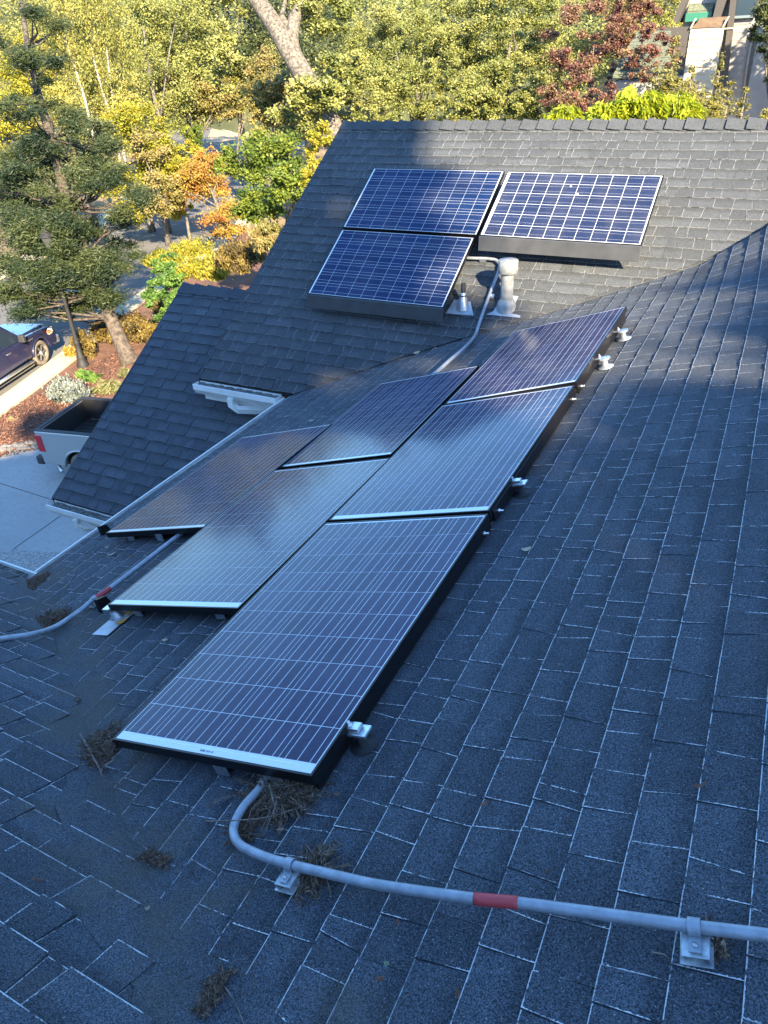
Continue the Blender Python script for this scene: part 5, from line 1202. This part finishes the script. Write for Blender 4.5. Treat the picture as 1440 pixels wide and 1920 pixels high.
pile(60, 1098, 30, 34, 0.02, 'litter drift in the inner roof corner by the gutters', 306, 90, 4200, length=(0.02, 0.07))
pile(128, 1320, 22, 8, 0.005, 'small crumbly litter patch left of the nearest panel', 307, 26, 500, length=(0.02, 0.05), lie=0.97)
pile(292, 1612, 46, 9, 0.004, 'thin dark litter streak in the valley, below the bend of the conduit', 308, 36, 900, length=(0.015, 0.04), lie=0.98)
pile(400, 1868, 22, 40, 0.006, 'litter line along the valley at the bottom edge', 309, 44, 1300, length=(0.015, 0.045), lie=0.97)
pile(1352, 1772, 9, 30, 0.02, 'wisp of debris beside the bright clamp block', 310, 16, 260, length=(0.02, 0.05))
r_s = np.random.default_rng(401); C_s = []; D_s = []
for (x0, y0, sx, sy, k_) in ((180, 1440, 70, 60, 260), (520, 1540, 90, 60, 420), (300, 1600, 120, 120, 420), (420, 1800, 110, 110, 380), (90, 1180, 80, 70, 420), (80, 1110, 60, 50, 420), (250, 1080, 80, 40, 120), (640, 1650, 90, 50, 160), (720, 1440, 60, 90, 160), (480, 790, 50, 14, 240)):
    for j in range(k_):
        px_, py_ = r_s.normal(x0, sx*0.5), r_s.normal(y0, sy*0.5); P_ = max((onA(px_, py_, 0.013), onC(px_, py_, 0.013)), key=lambda q: -(q@W_)); C_s.append(P_); d_ = r_s.normal(size=3); D_s.append(d_-NA*(d_@NA))
M['needle_dark'] = leaf_mat('weathered_needle', [(0.05, 0.036, 0.028), (0.09, 0.066, 0.05), (0.20, 0.15, 0.11)], 0.05, 0.9)
o = leaf_mesh('needle_litter', np.array(C_s), 0.013, 0.13, 3.0, None, None, np.array(D_s), None, M['needle_dark'], r_s)
def twig(pts, rad, label, n=None, needle=0, seed=1):
    path = smooth_path(pts, 6); m = MB(); k_ = len(path); m.tube(path, [rad*(1-0.65*i/k_) for i in range(k_)], 5); o = m.build('fallen_twig', M['twig']); tagit(o, label, 'twig')
    if needle:
        r = np.random.default_rng(seed); nd = MB(); 
        for i in range(needle):
            j = r.integers(1, k_-1); t_ = path[j+1 if j+1 < k_ else j]-path[j-1]; t_ /= np.linalg.norm(t_); sd = np.cross(t_, NA)*r.choice([-1, 1]); L = r.uniform(0.012, 0.024)
            nd.tube([path[j], path[j]+(sd+t_*0.8)*L*0.7+NA*0.003], [0.0011, 0.0005], 3, False)
        nd.build('needles', M['twig'], o)['kind'] = 'stuff'
    return o
h_ = 0.02
twig([onA(150, 1375, 0.05), onA(175, 1420, 0.045), onA(190, 1450, 0.02), onA(206, 1504, 0.01)], 0.0042, 'pale forked twig sticking down out of the corner twig pile', needle=30)
twig([onA(216, 1424, 0.04), onA(192, 1440, 0.03), onA(188, 1476, 0.01)], 0.0032, 'shorter prong of twig beside the forked one', needle=50, seed=3)
twig([onA(385, 1540, 0.01), onA(440, 1538, 0.085), onA(500, 1532, 0.05), onA(568, 1512, 0.03)], 0.0028, 'thin pale twig lying across the conduit bend')
twig([onA(390, 1512, 0.02), onA(425, 1495, 0.03), onA(470, 1488, 0.04)], 0.0022, 'needled sprig pointing left beside the conduit bend', needle=110, seed=5)
twig([onA(505, 1470, 0.07), onA(512, 1500, 0.06), onA(520, 1525, 0.04)], 0.0035, 'brown sprig hanging in front of the twig nest', needle=60, seed=6)
twig([onA(120, 1103, h_), onA(138, 1080, h_), onA(150, 1052, h_), onA(178, 1032, h_)], 0.0035, 'long curved twig lying left of the conduit near the gutter')
twig([onA(-20, 1915, 0.01), onA(30, 1905, 0.015), onA(70, 1886, 0.01), onA(100, 1866, 0.01)], 0.0028, 'twig at the bottom left corner of the roof')
twig([onA(415, 1843, 0.01), onA(432, 1865, 0.015), onA(452, 1905, 0.01), onA(462, 1940, 0.01)], 0.0022, 'curved stalk at the bottom edge by the valley')
twig([onA(1222, 1785, 0.008), onA(1252, 1795, 0.01), onA(1266, 1842, 0.008)], 0.0022, 'bent brown stalk left of the bright clamp block')
twig([onA(130, 1167, 0.05), onA(200, 1164, 0.04), onA(258, 1150, 0.05)], 0.0022, 'straw lying across the square flashing')
twig([onA(28, 1162, 0.02), onA(38, 1178, 0.05), onA(36, 1196, 0.06)], 0.0022, 'small upright twig beside the left conduit')
M['leaf_tan'] = mat('dead_leaf', (0.42, 0.34, 0.24), 0.8, noise=0.2, scale=60); M['leaf_brown'] = mat('brown_leaf', (0.17, 0.09, 0.06), 0.85, noise=0.25, scale=60); M['leaf_gold'] = mat('golden_leaf', (0.55, 0.28, 0.05), 0.7, noise=0.2, scale=60)
def dead_leaf(P, n, L, W, ang, label, mt):
    a = np.array([math.cos(ang), math.sin(ang), 0.0]); a -= n*(a@n); a /= np.linalg.norm(a); b = np.cross(n, a); m = MB(); vs = []
    for t in np.linspace(-1, 1, 7):
        w_ = W*(1-t*t)**0.6*0.5+0.0006; c = P+a*t*L/2+n*(0.004+0.008*t*t)
        vs += [c-b*w_+n*0.005, c, c+b*w_+n*0.005]
    fs = []
    for i in range(6): fs += [(3*i, 3*i+3, 3*i+4, 3*i+1), (3*i+1, 3*i+4, 3*i+5, 3*i+2)]
    m.add(vs, fs); o = m.build('fallen_leaf', M[mt]); tagit(o, label, 'leaf')
    s = o.modifiers.new('solid', 'SOLIDIFY'); s.thickness = 0.0006
for (px, py, on, L, W, an, lb, mt) in (
    (911, 1512, 'A', 0.030, 0.012, 0.8, 'brown curled leaf on the open shingles right of the nearest panel', 'leaf_brown'),
    (988, 1032, 'A', 0.045, 0.03, 0.3, 'pale curled leaf beside the middle right-hand panel', 'leaf_tan'),
    (1312, 1478, 'A', 0.04, 0.009, 0.5, 'thin brown leaf near the right edge of the roof', 'leaf_brown'),
    (1030, 1640, 'A', 0.014, 0.006, 0.9, 'tiny brown leaf just above the red conduit band', 'leaf_brown'),
    (747, 1735, 'A', 0.018, 0.006, 1.6, 'small brown leaf below the conduit, left of the red band', 'leaf_brown'),
    (860, 1870, 'A', 0.022, 0.007, 1.9, 'brown leaf near the bottom edge, middle', 'leaf_brown'),
    (715, 1840, 'A', 0.022, 0.012, 0.4, 'brown leaf lying beside a small green one near the bottom', 'leaf_brown'),
    (1356, 1785, 'A', 0.03, 0.010, 1.4, 'upright pale leaf beside the bright clamp block', 'leaf_tan'),
    (728, 1812, 'A', 0.012, 0.011, 0.0, 'small round grey-green leaf near the bottom', 'lf_sage'),
    (275, 1709, 'C', 0.014, 0.010, 1.2, 'pale chip on the left slope beside the valley', 'leaf_tan'),
    (70, 1655, 'C', 0.04, 0.008, 0.6, 'thin dry scrap on the left slope', 'leaf_brown'),
    (48, 1216, 'C', 0.04, 0.02, 2.6, 'white oval leaf below the left conduit', 'leaf_tan'),
    (312, 1204, 'A', 0.035, 0.018, 0.2, 'grey leaf on the shingles between the panels', 'leaf_tan'),
    (212, 1043, 'A', 0.06, 0.02, 0.8, 'forked white chip below the gutter-side panel', 'leaf_tan'),
    (204, 1030, 'A', 0.035, 0.02, 0.5, 'small white chip below the gutter-side panel', 'leaf_tan'),
    (248, 1046, 'A', 0.045, 0.02, 0.2, 'grey-brown leaf left of the conduit near the gutter-side panel', 'leaf_brown'),
    (230, 1168, 'A', 0.07, 0.04, 0.7, 'golden leaf glowing under the near corner of the middle row', 'leaf_gold'),
    (242, 1152, 'A', 0.05, 0.03, 0.2, 'orange leaf tucked under the middle row corner', 'leaf_gold'),
    (222, 1010, 'A', 0.06, 0.03, 0.2, 'greenish leaf in the shade under the gutter-side panel', 'lf_sage'),
    (782, 662, 'B', 0.07, 0.03, 0.6, 'pale leaf on the far slope left of the conduit', 'leaf_tan'),
    (815, 656, 'B', 0.06, 0.03, 0.9, 'white scrap on the far slope close to the conduit', 'leaf_tan'),
    (892, 632, 'A', 0.06, 0.03, 0.9, 'leaf caught beside the conduit in the valley', 'leaf_tan'),
    (585, 790, 'A', 0.05, 0.03, 0.2, 'pale leaf above the gutter-side panel', 'leaf_tan'),
    (535, 782, 'A', 0.04, 0.02, 0.9, 'small pale scrap above the gutter, near the far gutter corner', 'leaf_tan')):
    if mt == 'lf_sage' and 'lf_sage' not in M: M['lf_sage'] = mat('grey_green_leaf', (0.24, 0.29, 0.2), 0.8)
    f = {'A': (onA, NA), 'B': (onB, NB), 'C': (onC, NC)}[on]; P = f[0](px, py, 0.010)
    if on == 'A': P = P+NA*liftA(P)
    dead_leaf(P, f[1], L, W, an, lb, mt)
